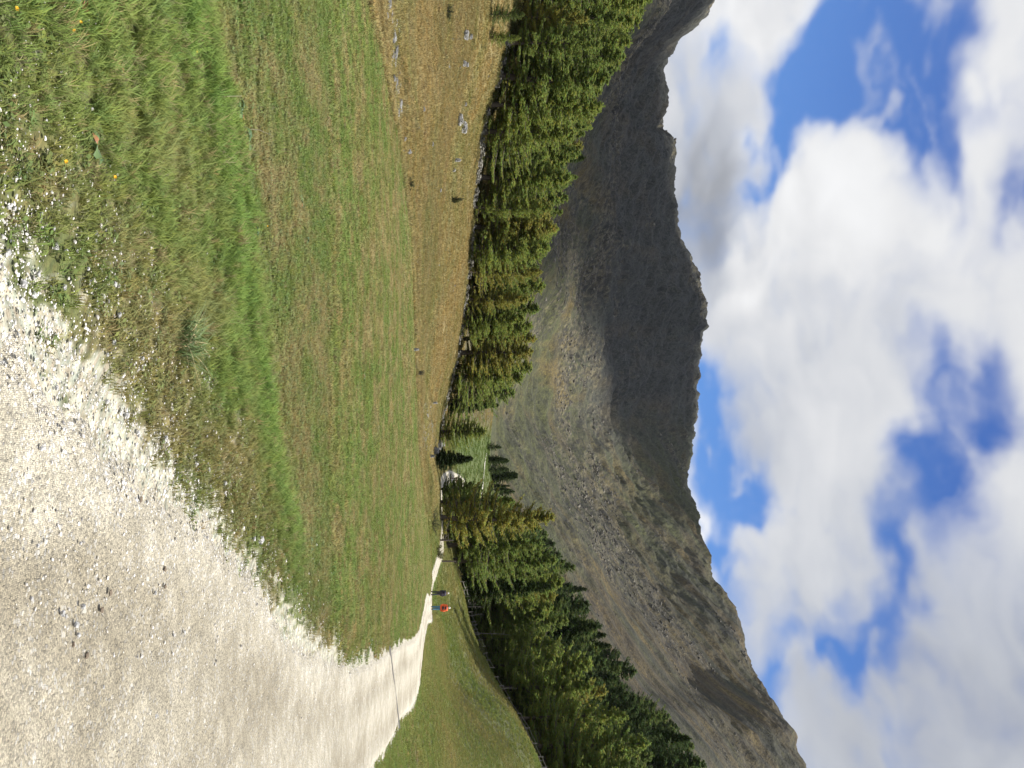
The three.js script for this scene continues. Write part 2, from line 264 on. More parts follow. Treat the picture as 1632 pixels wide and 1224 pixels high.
// near ground: one sheet from the feet to the wood
function sheet(alphas, depths, heightTone, uvScale) {
  const nc = alphas.length, nr = depths.length, pos = new Float32Array(nc * nr * 3), col = new Float32Array(nc * nr * 3), uv = new Float32Array(nc * nr * 2), idx = new Uint32Array((nc - 1) * (nr - 1) * 6);
  for (let i = 0; i < nc; i++) {
    const P = profile(clamp(alphas[i], -0.95, 0.95)), ds = depths(P);
    for (let j = 0; j < ds.length; j++) { const d = ds[j], x = alphas[i] * d, k = i * ds.length + j, r = heightTone(x, d, P); pos[k * 3] = x; pos[k * 3 + 1] = r[0]; pos[k * 3 + 2] = -d; col.set(r[1], k * 3); uv[k * 2] = x / uvScale; uv[k * 2 + 1] = d / uvScale; }
  }
  let q = 0; const R = nr;
  for (let i = 0; i < nc - 1; i++) for (let j = 0; j < R - 1; j++) { const a = i * R + j, b = a + R; idx[q++] = a; idx[q++] = b; idx[q++] = a + 1; idx[q++] = b; idx[q++] = b + 1; idx[q++] = a + 1; }
  const g = new THREE.BufferGeometry(); g.setAttribute('position', new THREE.BufferAttribute(pos, 3)); g.setAttribute('color', new THREE.BufferAttribute(col, 3)); g.setAttribute('uv', new THREE.BufferAttribute(uv, 2)); g.setIndex(new THREE.BufferAttribute(idx, 1)); g.computeVertexNormals(); return g;
}
function spread(lo, hi, fineLo, fineHi, nFine, nCoarse) { const a = []; for (let i = 0; i < nCoarse; i++) a.push(mix(lo, fineLo, i / nCoarse)); for (let i = 0; i < nFine; i++) a.push(mix(fineLo, fineHi, i / nFine)); for (let i = 0; i <= nCoarse; i++) a.push(mix(fineHi, hi, i / nCoarse)); return a; }
const matGround = new THREE.MeshStandardMaterial({ vertexColors: true, map: texSoil, roughness: 1 });
{
  const alphas = spread(-2.2, 2.2, -0.46, 0.46, 420, 40), NR = 400, ds = []; for (let j = 0; j < NR; j++) ds.push(0.35 * Math.pow(300 / 0.35, j / (NR - 1)));
  const depths = () => ds; depths.length; const D = Object.assign(P => ds, {}); Object.defineProperty(D, 'length', { value: NR });
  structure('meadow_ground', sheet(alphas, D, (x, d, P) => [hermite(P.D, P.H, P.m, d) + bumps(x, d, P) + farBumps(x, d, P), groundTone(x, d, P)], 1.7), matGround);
  // the ground goes on behind the camera
  const g = new THREE.PlaneGeometry(240, 120, 60, 30); g.rotateX(-Math.PI / 2); g.translate(0, -0.03, 59.65);
  const col = [], p = g.attributes.position, uv = g.attributes.uv; for (let i = 0; i < p.count; i++) { col.push(...mix3(GREEN, STRAW, 0.3 + 0.3 * n2(p.getX(i) * 0.2, p.getZ(i) * 0.2))); uv.setXY(i, p.getX(i) / 1.7, p.getZ(i) / 1.7); }
  g.setAttribute('color', new THREE.Float32BufferAttribute(col, 3)); structure('pasture_ground', g, matGround);
}
// mountains
const matMountain = new THREE.MeshStandardMaterial({ vertexColors: true, map: texFar, bumpMap: bumpFar, bumpScale: 1.2, roughness: 1 });
const M_GRASS = [0.090, 0.097, 0.028], M_BROWN = [0.104, 0.069, 0.028], M_ROCK = [0.195, 0.168, 0.100], M_DARK = [0.040, 0.037, 0.028], M_GOLD = [0.175, 0.130, 0.037];
function screeAmount(x, d, P) {
  const a = x / d, t = (d - P.D[7]) / (P.D[10] - P.D[7]), n = fbm2(x * 0.012, d * 0.012, 4), right = smooth(0.15, 0.3, a);
  const band = smooth(0.10, 0.28, t) * smooth(0.75, 0.5, t);
  const mid = smooth(0.0, 0.1, a), streak = mix(mix(fbm2(x * 0.03, d * 0.006 + 5, 3), fbm2((d - x * 0.9) * 0.022 + 3, (x + d) * 0.004, 3), mid), fbm2((d + x * 0.08) * 0.03, x * 0.006 + 5, 3), right);
  return clamp(band * 0.62 * (1 - 0.55 * right) + 1.3 * n + 0.9 * streak - 0.05 + 0.25 * smooth(0.85, 1, t));
}
function mountainTone(x, d, P) {
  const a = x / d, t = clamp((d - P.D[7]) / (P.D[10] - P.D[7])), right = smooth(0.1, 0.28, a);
  const s = screeAmount(x, d, P), n = fbm2(x * 0.02 + 4, d * 0.02, 4), f = fbm2(x * 0.11, d * 0.11, 4), mid = smooth(0.0, 0.1, a), st = mix(mix(fbm2(x * 0.05, d * 0.008, 3), fbm2((d - x * 0.9) * 0.034, (x + d) * 0.005, 3), mid), fbm2((d + x * 0.08) * 0.045, x * 0.007, 3), right);
  let c = mix3(M_GRASS, M_BROWN, clamp(0.10 + 1.1 * n + 1.2 * st + 0.5 * right));
  c = mix3(c, [0.078, 0.080, 0.078], 0.8 * smooth(0.34, 0.62, t) * (1 - right) * smooth(0.12, 0.0, a));  // slate tint puts the bluish shade of the peak into its colour
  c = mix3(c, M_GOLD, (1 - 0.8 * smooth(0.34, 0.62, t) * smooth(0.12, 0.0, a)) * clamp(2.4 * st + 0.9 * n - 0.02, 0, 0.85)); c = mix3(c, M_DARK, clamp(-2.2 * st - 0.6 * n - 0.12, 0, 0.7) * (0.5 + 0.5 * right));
  const spk = n2(x * 0.31 + 5, d * 0.19) + 0.6 * n2(x * 0.62, d * 0.4 + 8);
  c = mix3(c, M_ROCK, clamp((s - 0.45) * 0.8 + 2.3 * f * s + (spk > 0.14 ? 0.95 * s : -0.15), 0, 0.95));
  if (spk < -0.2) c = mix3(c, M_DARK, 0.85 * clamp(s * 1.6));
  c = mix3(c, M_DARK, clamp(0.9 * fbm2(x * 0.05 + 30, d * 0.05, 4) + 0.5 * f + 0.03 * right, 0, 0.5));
  return c;
}
{
  const alphas = spread(-0.95, 0.95, -0.43, 0.43, 620, 60), NR = 430;
  const D = P => { const r = P.D[10], s = Math.min(285, P.D[6] + 25), out = []; for (let j = 0; j < NR - 16; j++) { const t = j / (NR - 17); out.push(s + (r - s) * Math.pow(t, 1.12)); } for (let j = 1; j <= 16; j++) out.push(r * (1 + 1.1 * (j / 16) ** 1.5)); return out; };
  Object.defineProperty(D, 'length', { value: NR });
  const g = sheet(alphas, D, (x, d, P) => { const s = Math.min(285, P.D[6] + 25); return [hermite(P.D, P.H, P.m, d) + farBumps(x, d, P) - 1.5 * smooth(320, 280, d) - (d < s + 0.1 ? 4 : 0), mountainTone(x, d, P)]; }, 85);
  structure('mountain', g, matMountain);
  // the sunlit ridge that shows behind the left shoulder
  const pts = [[-260, 1215], [-60, 1150], [0, 1124], [18, 1114.5], [42, 1091.5], [60, 1079], [82, 1066], [91, 1064], [111, 1052], [122, 1046], [150, 1035], [200, 1015], [300, 990]], pos = [], col = [], uv = [], idx = [], NC = 160, R2 = 26;
  for (let i = 0; i < NC; i++) { const py = mix(-260, 300, i / (NC - 1)), d0 = 2100, [a, b] = rayOf(lerpTable(pts, py), py), top = EYE + b * d0; for (let j = 0; j < R2; j++) { const t = j / (R2 - 1), d = t < 0.8 ? d0 - 620 * (1 - t / 0.8) : d0 + 500 * (t - 0.8) / 0.2, x = a * d, h = t < 0.8 ? top - 360 * (1 - t / 0.8) ** 0.9 : top - 250 * (t - 0.8) / 0.2; pos.push(x, h + 7 * ridge2(x * 0.012, d * 0.006, 4) * Math.min(1, Math.abs(t - 0.8) * 6) - 2, -d); col.push(...mix3([0.27, 0.20, 0.12], M_ROCK, clamp(0.3 + 1.2 * fbm2(x * 0.02, d * 0.02, 3)))); uv.push(x / 26, d / 26); } }
  for (let i = 0; i < NC - 1; i++) for (let j = 0; j < R2 - 1; j++) { const a = i * R2 + j, b = a + R2; idx.push(a, b, a + 1, b, b + 1, a + 1); }
  const fg = new THREE.BufferGeometry(); fg.setAttribute('position', new THREE.Float32BufferAttribute(pos, 3)); fg.setAttribute('color', new THREE.Float32BufferAttribute(col, 3)); fg.setAttribute('uv', new THREE.Float32BufferAttribute(uv, 2)); fg.setIndex(idx); fg.computeVertexNormals();
  structure('far_mountain', fg, matMountain);
}
// track
const matRoad = new THREE.MeshStandardMaterial({ vertexColors: true, map: texGravel, bumpMap: bumpGravel, bumpScale: 0.012, roughness: 0.95 });
{
  const ds = []; let d = 0.4; while (d < 199) { ds.push(d); d += Math.max(0.05, d * 0.006); }
  const NS = 40, pos = [], col = [], uv = [], idx = [];
  ds.forEach((d, j) => {
    const l = roadL(d), r = roadR(d), rag = Math.min(1, 12 / d);
    const jl = rag * (0.30 * fbm2(d * 1.3, 4.4, 3) + 0.16 * n2(d * 7, 1.1)) + 0.22 * fbm2(d * 0.5, 9, 2), jr = 0.14 * fbm2(d * 1.1, 14.4, 3) + 0.05 * n2(d * 6, 21.1);
    for (let i = 0; i < NS; i++) {
      const t = i / (NS - 1), x = mix(l + jl, r + jr, t), P = profile(x / d);
      const edgeT = smooth(0, 0.10, Math.min(t, 1 - t)), crown = 0.02 * Math.sin(t * Math.PI), rut = -0.018 * (Math.exp(-(((t - 0.28) / 0.09) ** 2)) + Math.exp(-(((t - 0.74) / 0.09) ** 2)));
      const h = hermite(P.D, P.H, P.m, d) + bumps(x, d, P) + 0.034 + 0.0004 * d + crown + rut + 0.008 * n2(x * 4, d * 4) + 0.012 * n2(x * 9, d * 9) * (edgeT < 1 ? 1 : 0) - (0.055 + 0.0004 * d) * (1 - edgeT) - (i === 0 || i === NS - 1 ? 0.03 : 0);
      pos.push(x, h, -d); uv.push(x / 1.15, d / 1.15);
      // dusty wheel tracks are beige, loose stones at the edges and in the middle are paler and cleaner
      const edge = Math.exp(-((t / 0.16) ** 2)) + Math.exp(-(((t - 1) / 0.13) ** 2)) + 0.35 * Math.exp(-(((t - 0.5) / 0.12) ** 2)), nn = fbm2(x * 0.8, d * 0.35, 4), n4 = fbm2(x * 2.4, d * 2.4, 3);
      const rutTone = Math.exp(-(((t - 0.30) / 0.085) ** 2)) + Math.exp(-(((t - 0.72) / 0.085) ** 2));
      const pale = clamp(0.24 - 0.30 * rutTone * (0.7 + 1.2 * fbm2(x * 1.2, d * 0.5 + 7, 2)) + 0.85 * edge + 1.3 * nn + 0.4 * n4 + 0.25 * smooth(10, 24, d));
      col.push(...mix3([0.585, 0.56, 0.505], [0.90, 0.893, 0.87], pale));
    }
    if (j) for (let i = 0; i < NS - 1; i++) { const a = (j - 1) * NS + i, b = a + NS; idx.push(a, a + 1, b, a + 1, b + 1, b); }
  });
  const g = new THREE.BufferGeometry(); g.setAttribute('position', new THREE.Float32BufferAttribute(pos, 3)); g.setAttribute('color', new THREE.Float32BufferAttribute(col, 3)); g.setAttribute('uv', new THREE.Float32BufferAttribute(uv, 2)); g.setIndex(idx); g.computeVertexNormals();
  structure('gravel_track', g, matRoad);
}
console.log('land done');

// the cloud whose shadow lies on the upper mountain; it floats high to the right, outside the picture
{
  reseed(4242);
  const T = 7500, lobes = [], base = new THREE.IcosahedronGeometry(1, 2);
  const shade = [[905, 400], [930, 455], [958, 500], [975, 570], [985, 630], [1010, 690], [1045, 740], [1075, 775], [1085, 790]];
  const inShade = (px, py) => { if (py < 150) { if (px < 930) return false; } const lim = py < 400 ? 860 + (400 - py) * 0.0 : lerpTable(shade.map(p => [p[1], p[0]]), py); return px > lim && py < 790; };
  for (let k = 0; k < 2500 && lobes.length < 520; k++) {
    const py = rr(-160, 790), top = lerpTable(RIDGE, py), px = rr(860, top + 8); if (!inShade(px, py)) continue;
    if (py < 20 && px < 1088) continue;
    const h = hitGround(Math.min(px, top - 3), py, 250, 1500); if (!h) continue;
    const p = new THREE.Vector3(h.x, groundAt(h.x, h.d), -h.d).addScaledVector(SUN, T + rr(-60, 60)); lobes.push([p, rr(30, 50) * (py < 130 ? 0.8 : 1)]);
  }
  const parts = [];
  for (const [p, r] of lobes) { const g = base.clone(), q = g.attributes.position; for (let i = 0; i < q.count; i++) { const v = new THREE.Vector3().fromBufferAttribute(q, i), s = r * (1 + 0.5 * fbm3(v.x * 1.8 + p.x, v.y * 1.8, v.z * 1.8 + p.z, 3)); q.setXYZ(i, v.x * s, v.y * s * 0.8, v.z * s); } g.translate(p.x, p.y, p.z); parts.push(g); }
  const g = mergeGeometries(parts); g.computeVertexNormals();
  const c = mesh('cloud', g, new THREE.MeshStandardMaterial({ color: new THREE.Color(0.9, 0.9, 0.9), roughness: 1 }), scene);
  c.userData.kind = 'structure';
}

// ------------------------------------------------------------------ small geometry builders
class Soup {
  constructor() { this.p = []; this.c = []; this.i = []; }
  v(x, y, z, c) { this.p.push(x, y, z); if (c) this.c.push(c[0], c[1], c[2]); return this.p.length / 3 - 1; }
  tri(a, b, c) { this.i.push(a, b, c); }
  quad(a, b, c, d) { this.i.push(a, b, c, a, c, d); }
  geo() { const g = new THREE.BufferGeometry(); g.setAttribute('position', new THREE.Float32BufferAttribute(this.p, 3)); if (this.c.length) g.setAttribute('color', new THREE.Float32BufferAttribute(this.c, 3)); g.setIndex(this.i); g.computeVertexNormals(); return g; }
}
function tube(s, pts, radii, sides = 6, col) { // tapered tube through points
  let prev = null; const up = new THREE.Vector3(0.31, 0.9, 0.2).normalize();
  for (let k = 0; k < pts.length; k++) {
    const t = new THREE.Vector3().subVectors(pts[Math.min(k + 1, pts.length - 1)], pts[Math.max(k - 1, 0)]).normalize(), a = new THREE.Vector3().crossVectors(Math.abs(t.y) > 0.9 ? new THREE.Vector3(1, 0, 0.2) : up, t).normalize(), b = new THREE.Vector3().crossVectors(t, a), ring = [];
    for (let i = 0; i < sides; i++) { const w = i / sides * 2 * Math.PI, r = radii[k]; ring.push(s.v(pts[k].x + (a.x * Math.cos(w) + b.x * Math.sin(w)) * r, pts[k].y + (a.y * Math.cos(w) + b.y * Math.sin(w)) * r, pts[k].z + (a.z * Math.cos(w) + b.z * Math.sin(w)) * r, col)); }
    if (prev) for (let i = 0; i < sides; i++) s.quad(prev[i], prev[(i + 1) % sides], ring[(i + 1) % sides], ring[i]);
    prev = ring;
  }
  const e = s.v(pts[pts.length - 1].x, pts[pts.length - 1].y, pts[pts.length - 1].z, col); for (let i = 0; i < sides; i++) s.tri(prev[i], prev[(i + 1) % sides], e);
}
function stoneGeo(seed, detail, flat = 0.7, rough = 0.35) {
  const g = new THREE.IcosahedronGeometry(1, detail), p = g.attributes.position, sx = 0.8 + 0.5 * Math.abs(n2(seed, 1.5)), sz = 0.8 + 0.6 * Math.abs(n2(seed, 7.5));
  for (let i = 0; i < p.count; i++) { const x = p.getX(i), y = p.getY(i), z = p.getZ(i), f = 1 + rough * 1.6 * fbm3(x * 1.3 + seed * 3.1, y * 1.3, z * 1.3 + seed, 3); const q = v => Math.sign(v) * Math.pow(Math.abs(v), 0.8); p.setXYZ(i, q(x) * f * sx, q(y) * f * flat, q(z) * f * sz); }
  g.computeVertexNormals(); return g;
}
function instanced(name, geo, mat, list, label, category) { // list of [Matrix4, [r,g,b]]
  const m = lit(new THREE.InstancedMesh(geo, mat, list.length)); m.name = numbered(name); const c = new THREE.Color();
  list.forEach((e, i) => { m.setMatrixAt(i, e[0]); if (e[1]) m.setColorAt(i, c.setRGB(e[1][0], e[1][1], e[1][2])); });
  tag(m, label, category, null, 'stuff'); scene.add(m); return m;
}
const M4 = (x, y, z, turn, sx, sy, sz, tiltX = 0, tiltZ = 0) => new THREE.Matrix4().compose(new THREE.Vector3(x, y, z), new THREE.Quaternion().setFromEuler(new THREE.Euler(tiltX, turn, tiltZ, 'YXZ')), new THREE.Vector3(sx, sy, sz));

// ------------------------------------------------------------------ grass
const matBlade = new THREE.MeshPhysicalMaterial({ color: 0xffffff, roughness: 0.9, side: THREE.DoubleSide, transmission: 0.3, thickness: 0, ior: 1.3, specularIntensity: 0.25 });
function tuftGeo(seed, blades, height, lean, spreadR, width, segs = 2) {
  reseed(seed); const s = new Soup();
  for (let b = 0; b < blades; b++) {
    const w = rnd() * 6.283, r = spreadR * Math.sqrt(rnd()), x0 = Math.cos(w) * r, z0 = Math.sin(w) * r, dir = rnd() * 6.283, h = height * rr(0.55, 1.15), le = lean * rr(0.3, 1.3) * h, cx = Math.cos(dir), cz = Math.sin(dir), hw = width * rr(0.6, 1.2) / 2;
    const px = -cz, pz = cx, tw = rr(-0.6, 0.6); let a = s.v(x0 - px * hw, -0.012, z0 - pz * hw), c = s.v(x0 + px * hw, -0.012, z0 + pz * hw);
    for (let k = 1; k <= segs; k++) { const t = k / segs, y = h * (t - 0.28 * lean * t * t), o = le * t * t, x = x0 + cx * o + px * tw * h * 0.2 * t, z = z0 + cz * o + pz * tw * h * 0.2 * t; if (k === segs) { const e = s.v(x, y, z); s.tri(a, c, e); } else { const q = hw * (1 - 0.35 * t), e = s.v(x - px * q, y, z - pz * q), f = s.v(x + px * q, y, z + pz * q); s.quad(a, c, f, e); a = e; c = f; } }
  }
  return s.geo();
}
const shortTufts = [tuftGeo(11, 16, 0.055, 0.9, 0.035, 0.006), tuftGeo(12, 16, 0.045, 1.1, 0.04, 0.006), tuftGeo(13, 14, 0.065, 0.8, 0.035, 0.005)];
const longTufts = [tuftGeo(21, 26, 0.16, 0.8, 0.05, 0.006, 4), tuftGeo(22, 26, 0.13, 1.0, 0.06, 0.005, 4), tuftGeo(23, 22, 0.20, 0.7, 0.05, 0.006, 4)];
const wideTufts = [tuftGeo(31, 34, 0.075, 0.8, 0.13, 0.016), tuftGeo(32, 34, 0.06, 1.0, 0.14, 0.018), tuftGeo(33, 30, 0.09, 0.8, 0.12, 0.015)];
const leafGeo = (() => { reseed(41); const s = new Soup(); for (let b = 0; b < 9; b++) { const w = rnd() * 6.283, r = 0.012 + 0.03 * rnd(), x = Math.cos(w) * r, z = Math.sin(w) * r, y = rr(0.006, 0.035), l = rr(0.010, 0.018), d = rnd() * 6.283, c = Math.cos(d) * l, q = Math.sin(d) * l, t = rr(-0.5, 0.5) * l; const a = s.v(x - c, y - t, z - q), b1 = s.v(x + q * 0.7, y, z - c * 0.7), e = s.v(x + c, y + t, z + q), f = s.v(x - q * 0.7, y, z + c * 0.7); s.quad(a, b1, e, f); } return s.geo(); })();
{
  reseed(900);
  const lists = { s0: [], s1: [], s2: [], l0: [], l1: [], l2: [], w0: [], w1: [], w2: [], d0: [], d1: [], d2: [], herb: [] };
  const vary = (c, k) => { const b = 1 + k * gauss(), h = k * 0.6 * gauss(); return [clamp(c[0] * b * (1 + h), 0.01, 1), clamp(c[1] * b, 0.01, 1), clamp(c[2] * b * (1 - h), 0.005, 1)]; };
  const place = (n, d0, d1, fn) => { for (let i = 0; i < n; i++) { const d = Math.sqrt(mix(d0 * d0, d1 * d1, rnd())), a = rr(-1, 1) * (0.46 + 1.7 / d), x = a * d; const off = offRoad(x, d); fn(x, d, off, a); } };
  // a tuft may stand on the ragged edge of the track, thinning out inwards
  const grows = (off, d) => { const e = off + 0.28 * n2(d * 1.3, 5.5) ; if (off > 0.75) return true; const p = smooth(-0.15, 0.5, e); return rnd() < Math.pow(p, 1.5); };
  const verge = (x, d) => d < mowLine(x) + 0.25 * n2(x * 2, 3.3);
  place(86000, 2.4, 13, (x, d, off) => {
    if (!grows(off, d)) return; const P = profile(x / d), y = hermite(P.D, P.H, P.m, d) + bumps(x, d, P), v = verge(x, d) && x < 2.6;
    let c = grassTone(x, d, P);
    const lush = v ? smooth(0.5, 1.2, off) * clamp(0.5 + 1.2 * fbm2(x * 0.8 + 4, d * 0.8, 2)) : 0;
    const strip = v ? Math.exp(-(((mowLine(x) - d - 0.75) / 0.6) ** 2)) : 0;      // lush strip just before the mown edge
    if (v) c = mix3(c, [0.180, 0.275, 0.062], clamp(0.2 + 0.4 * lush + 0.5 * strip));
    if (off < 0.9) c = mix3(c, [0.215, 0.172, 0.075], 0.55 * smooth(0.9, 0.2, off) * rnd());
    if (rnd() < 0.10) c = mix3(c, [0.34, 0.27, 0.14], 0.8);
    const k = Math.floor(rnd() * 3), turn = rnd() * 6.283;
    if (v && rnd() < 0.30 + 0.5 * Math.max(lush, strip)) { const s = rr(0.5, 0.95) * (0.55 + 0.4 * Math.max(lush, strip)) * smooth(0.1, 1.2, off + 0.2); if (s > 0.2) { lists['l' + k].push([M4(x, y, -d, turn, s, s * rr(0.8, 1.1), s), vary(c, 0.20)]); return; } }
    const s = rr(0.7, 1.25) * (v ? 1 : 0.85); lists['s' + k].push([M4(x, y, -d, turn, s, s * rr(0.7, 1.1), s), vary(c, 0.22)]);
    if (rnd() < 0.16) lists.herb.push([M4(x + rr(-0.04, 0.04), y, -d + rr(-0.04, 0.04), turn, 1, 1, 1), vary(mix3(c, [0.10, 0.155, 0.045], 0.6), 0.2)]);
  });
  place(135000, 13, 34, (x, d, off) => {
    const P = profile(x / d); if (!grows(off, d)) return; const dry = zones(x / d, d, P).dry > 0.5; const y = hermite(P.D, P.H, P.m, d) + bumps(x, d, P);
    let c = grassTone(x, d, P); if (rnd() < 0.13) c = mix3(c, [0.30, 0.22, 0.11], 0.75);
    const k = Math.floor(rnd() * 3), s = rr(0.55, 1.0) * (dry ? 1.5 : 1); lists[(dry ? 'd' : 'w') + k].push([M4(x, y, -d, rnd() * 6.283, s, s * rr(0.6, 1.0) * (dry ? 1.5 : 1), s), vary(c, 0.22)]);
  });
  place(125000, 34, 90, (x, d, off, a) => {
    const P = profile(a); if (off < 0.12) return; const y = hermite(P.D, P.H, P.m, d) + bumps(x, d, P), dry = zones(a, d, P).dry > 0.5;
    let c = grassTone(x, d, P); if (rnd() < 0.13) c = mix3(c, [0.30, 0.22, 0.11], 0.6);
    const k = Math.floor(rnd() * 3), s = dry ? rr(1.1, 2.2) : rr(1.0, 1.7); lists[(dry ? 'd' : 'w') + k].push([M4(x, y, -d, rnd() * 6.283, s, dry ? s * rr(0.9, 1.6) : s * rr(0.5, 0.8), s), vary(c, 0.2)]);
  });
  place(80000, 90, 185, (x, d, off, a) => {
    const P = profile(a); if (off < 0.3 || d > P.D[5] + 30) return; const y = hermite(P.D, P.H, P.m, d) + bumps(x, d, P), dry = a < 0.15;
    const k = Math.floor(rnd() * 3), s = dry ? rr(1.8, 3.8) : rr(1.6, 2.8); lists[(dry ? 'd' : 'w') + k].push([M4(x, y, -d, rnd() * 6.283, s, s * rr(0.7, 1.2), s), vary(grassTone(x, d, P), 0.2)]);
  });
  place(26000, 165, 300, (x, d, off, a) => {
    if (a < -0.02 || a > 0.3 || off < 0.5) return; const P = profile(a), y = hermite(P.D, P.H, P.m, d) + bumps(x, d, P) + farBumps(x, d, P), s = rr(2.6, 5); lists['w' + Math.floor(rnd() * 3)].push([M4(x, y, -d, rnd() * 6.283, s, s * rr(0.6, 1.0), s), vary(grassTone(x, d, P), 0.22)]);
  });
  for (let k = 0; k < 3; k++) {
    instanced('short_grass', shortTufts[k], matBlade, lists['s' + k], 'short cropped grass of the meadow beside the track', 'grass');
    instanced('long_grass', longTufts[k], matBlade, lists['l' + k], 'longer green grass on the verge between track and meadow', 'grass');
    instanced('meadow_grass', wideTufts[k], matBlade, lists['w' + k], 'grass of the meadows farther off', 'grass');
    instanced('dry_grass', wideTufts[k], matBlade, lists['d' + k], 'dry tan grass on the slope below the stone wall', 'grass');
  }
  instanced('herb_leaves', leafGeo, matBlade, lists.herb, 'small herb leaves among the meadow grass', 'ground cover');
}
console.log('grass done');

// ------------------------------------------------------------------ stones
const matPebble = new THREE.MeshStandardMaterial({ color: 0xffffff, roughness: 0.95 });
const matStone = new THREE.MeshStandardMaterial({ color: 0xffffff, map: texRock, roughness: 0.95 });
const pebbles = [stoneGeo(1, 1, 0.62), stoneGeo(2, 1, 0.5), stoneGeo(3, 1, 0.7)];
{
  reseed(501);
  const lists = [[], [], []];
  for (let i = 0; i < 120000; i++) {
    const d = 2.8 * Math.pow(34 / 2.8, rnd()), x = rr(-1, 1) * (0.46 + 1.1 / d) * d, off = offRoad(x, d);
    // loose stones lie thick along the edges, spill a little into the grass, and are thinner in the wheel tracks
    const w = roadR(d) - roadL(d), e = -off; let p = off > 0 ? 0.95 * Math.exp(-off / 0.38) + 0.03 * (off < 1.6 ? 1 : 0) : 0.09 + 0.84 * Math.exp(-(((e - 0.1) / 0.35) ** 2)) + 0.25 * Math.exp(-(((e - w * 0.5) / 0.3) ** 2)) + 0.15 * clamp(fbm2(x, d, 3));
    if (off > 0 && off < 1.2) p *= 0.4 + 1.6 * clamp(0.5 + n2(x * 2, d * 2) * 1.6);
    if (off > 1.8 || rnd() > p) continue;
    const big = Math.pow(rnd(), 5), s = (0.003 + 0.0065 * big) * (1 + 0.035 * d), k = Math.floor(rnd() * 3), g = rr(0.45, 0.8), wm = rr(0.9, 1.0);
    const tone = rnd() < 0.03 ? [0.2, 0.19, 0.18] : [g * 0.95, g * 0.93 * mix(1, wm, 0.5), g * wm * 0.88];
    lists[k].push([M4(x, groundAt(x, d) + (off < 0 ? 0.042 : 0.012) + s * 0.1, -d, rnd() * 6.28, s, s * rr(0.5, 0.8), s, rr(-0.3, 0.3), rr(-0.3, 0.3)), tone]);
  }
  lists.forEach((l, k) => instanced('gravel', pebbles[k], matPebble, l, 'loose pale gravel on the track and its edges', 'gravel'));
}
// the white stones in the grass that can be told apart: [px, py, size in px]
const STONES = [[83, 392, 12], [100, 400, 9], [145, 383, 7], [58, 352, 7], [38, 400, 8], [60, 345, 6], [30, 452, 13], [46, 470, 12], [55, 437, 11], [97, 458, 8], [135, 455, 7], [149, 478, 8], [175, 453, 10], [136, 428, 7], [8, 402, 9], [15, 332, 8], [4, 330, 9], [185, 502, 8], [222, 571, 7], [175, 545, 10], [209, 542, 7], [166, 565, 6], [60, 340, 7], [145, 371, 8], [72, 264, 5], [270, 651, 8], [195, 662, 9], [213, 690, 8], [250, 690, 7], [257, 700, 11], [309, 738, 8], [326, 748, 7], [353, 770, 8], [412, 860, 12], [400, 858, 9], [130, 600, 7], [150, 640, 8], [67, 618, 8], [44, 715, 9], [110, 967, 9], [77, 978, 11], [101, 996, 9], [104, 1012, 8], [230, 1142, 8], [93, 1155, 7], [247, 1135, 7], [37, 870, 8], [145, 1095, 7], [108, 866, 6], [230, 945, 6]];
{
  reseed(610); const g1 = [stoneGeo(5, 2, 0.7, 0.45), stoneGeo(6, 2, 0.6, 0.45), stoneGeo(7, 2, 0.75, 0.45)];
  const mats = [0.86, 0.8, 0.74].map(v => new THREE.MeshStandardMaterial({ color: new THREE.Color().setRGB(v, v * 0.985, v * 0.95), map: texRock, roughness: 0.9 }));
  const stoneNo = [0, 0]; STONES.sort((a, b) => a[1] - b[1]);
  STONES.forEach(([px, py, sz], i) => {
    const h = hitGround(px, py); if (!h) return; const s = sz / FOC * h.d * 0.5, on = offRoad(h.x, h.d) < 0;
    const m = mesh('stone', g1[i % 3], mats[(i * 7) % 3], scene); m.position.set(h.x, groundAt(h.x, h.d) + (on ? 0.05 : 0.01) + s * 0.25, -h.d); m.scale.set(s, s * rr(0.8, 1.1), s); m.rotation.set(rr(-0.3, 0.3), rnd() * 6.28, rr(-0.3, 0.3));
    tag(m, on ? `${ordinal(++stoneNo[1])} larger pale stone on the track, counting from the picture's top edge` : `${ordinal(++stoneNo[0])} white stone in the verge, counting from the picture's top edge`, 'stone', on ? 'larger stones on the track' : 'white stones in the verge');
  });
}
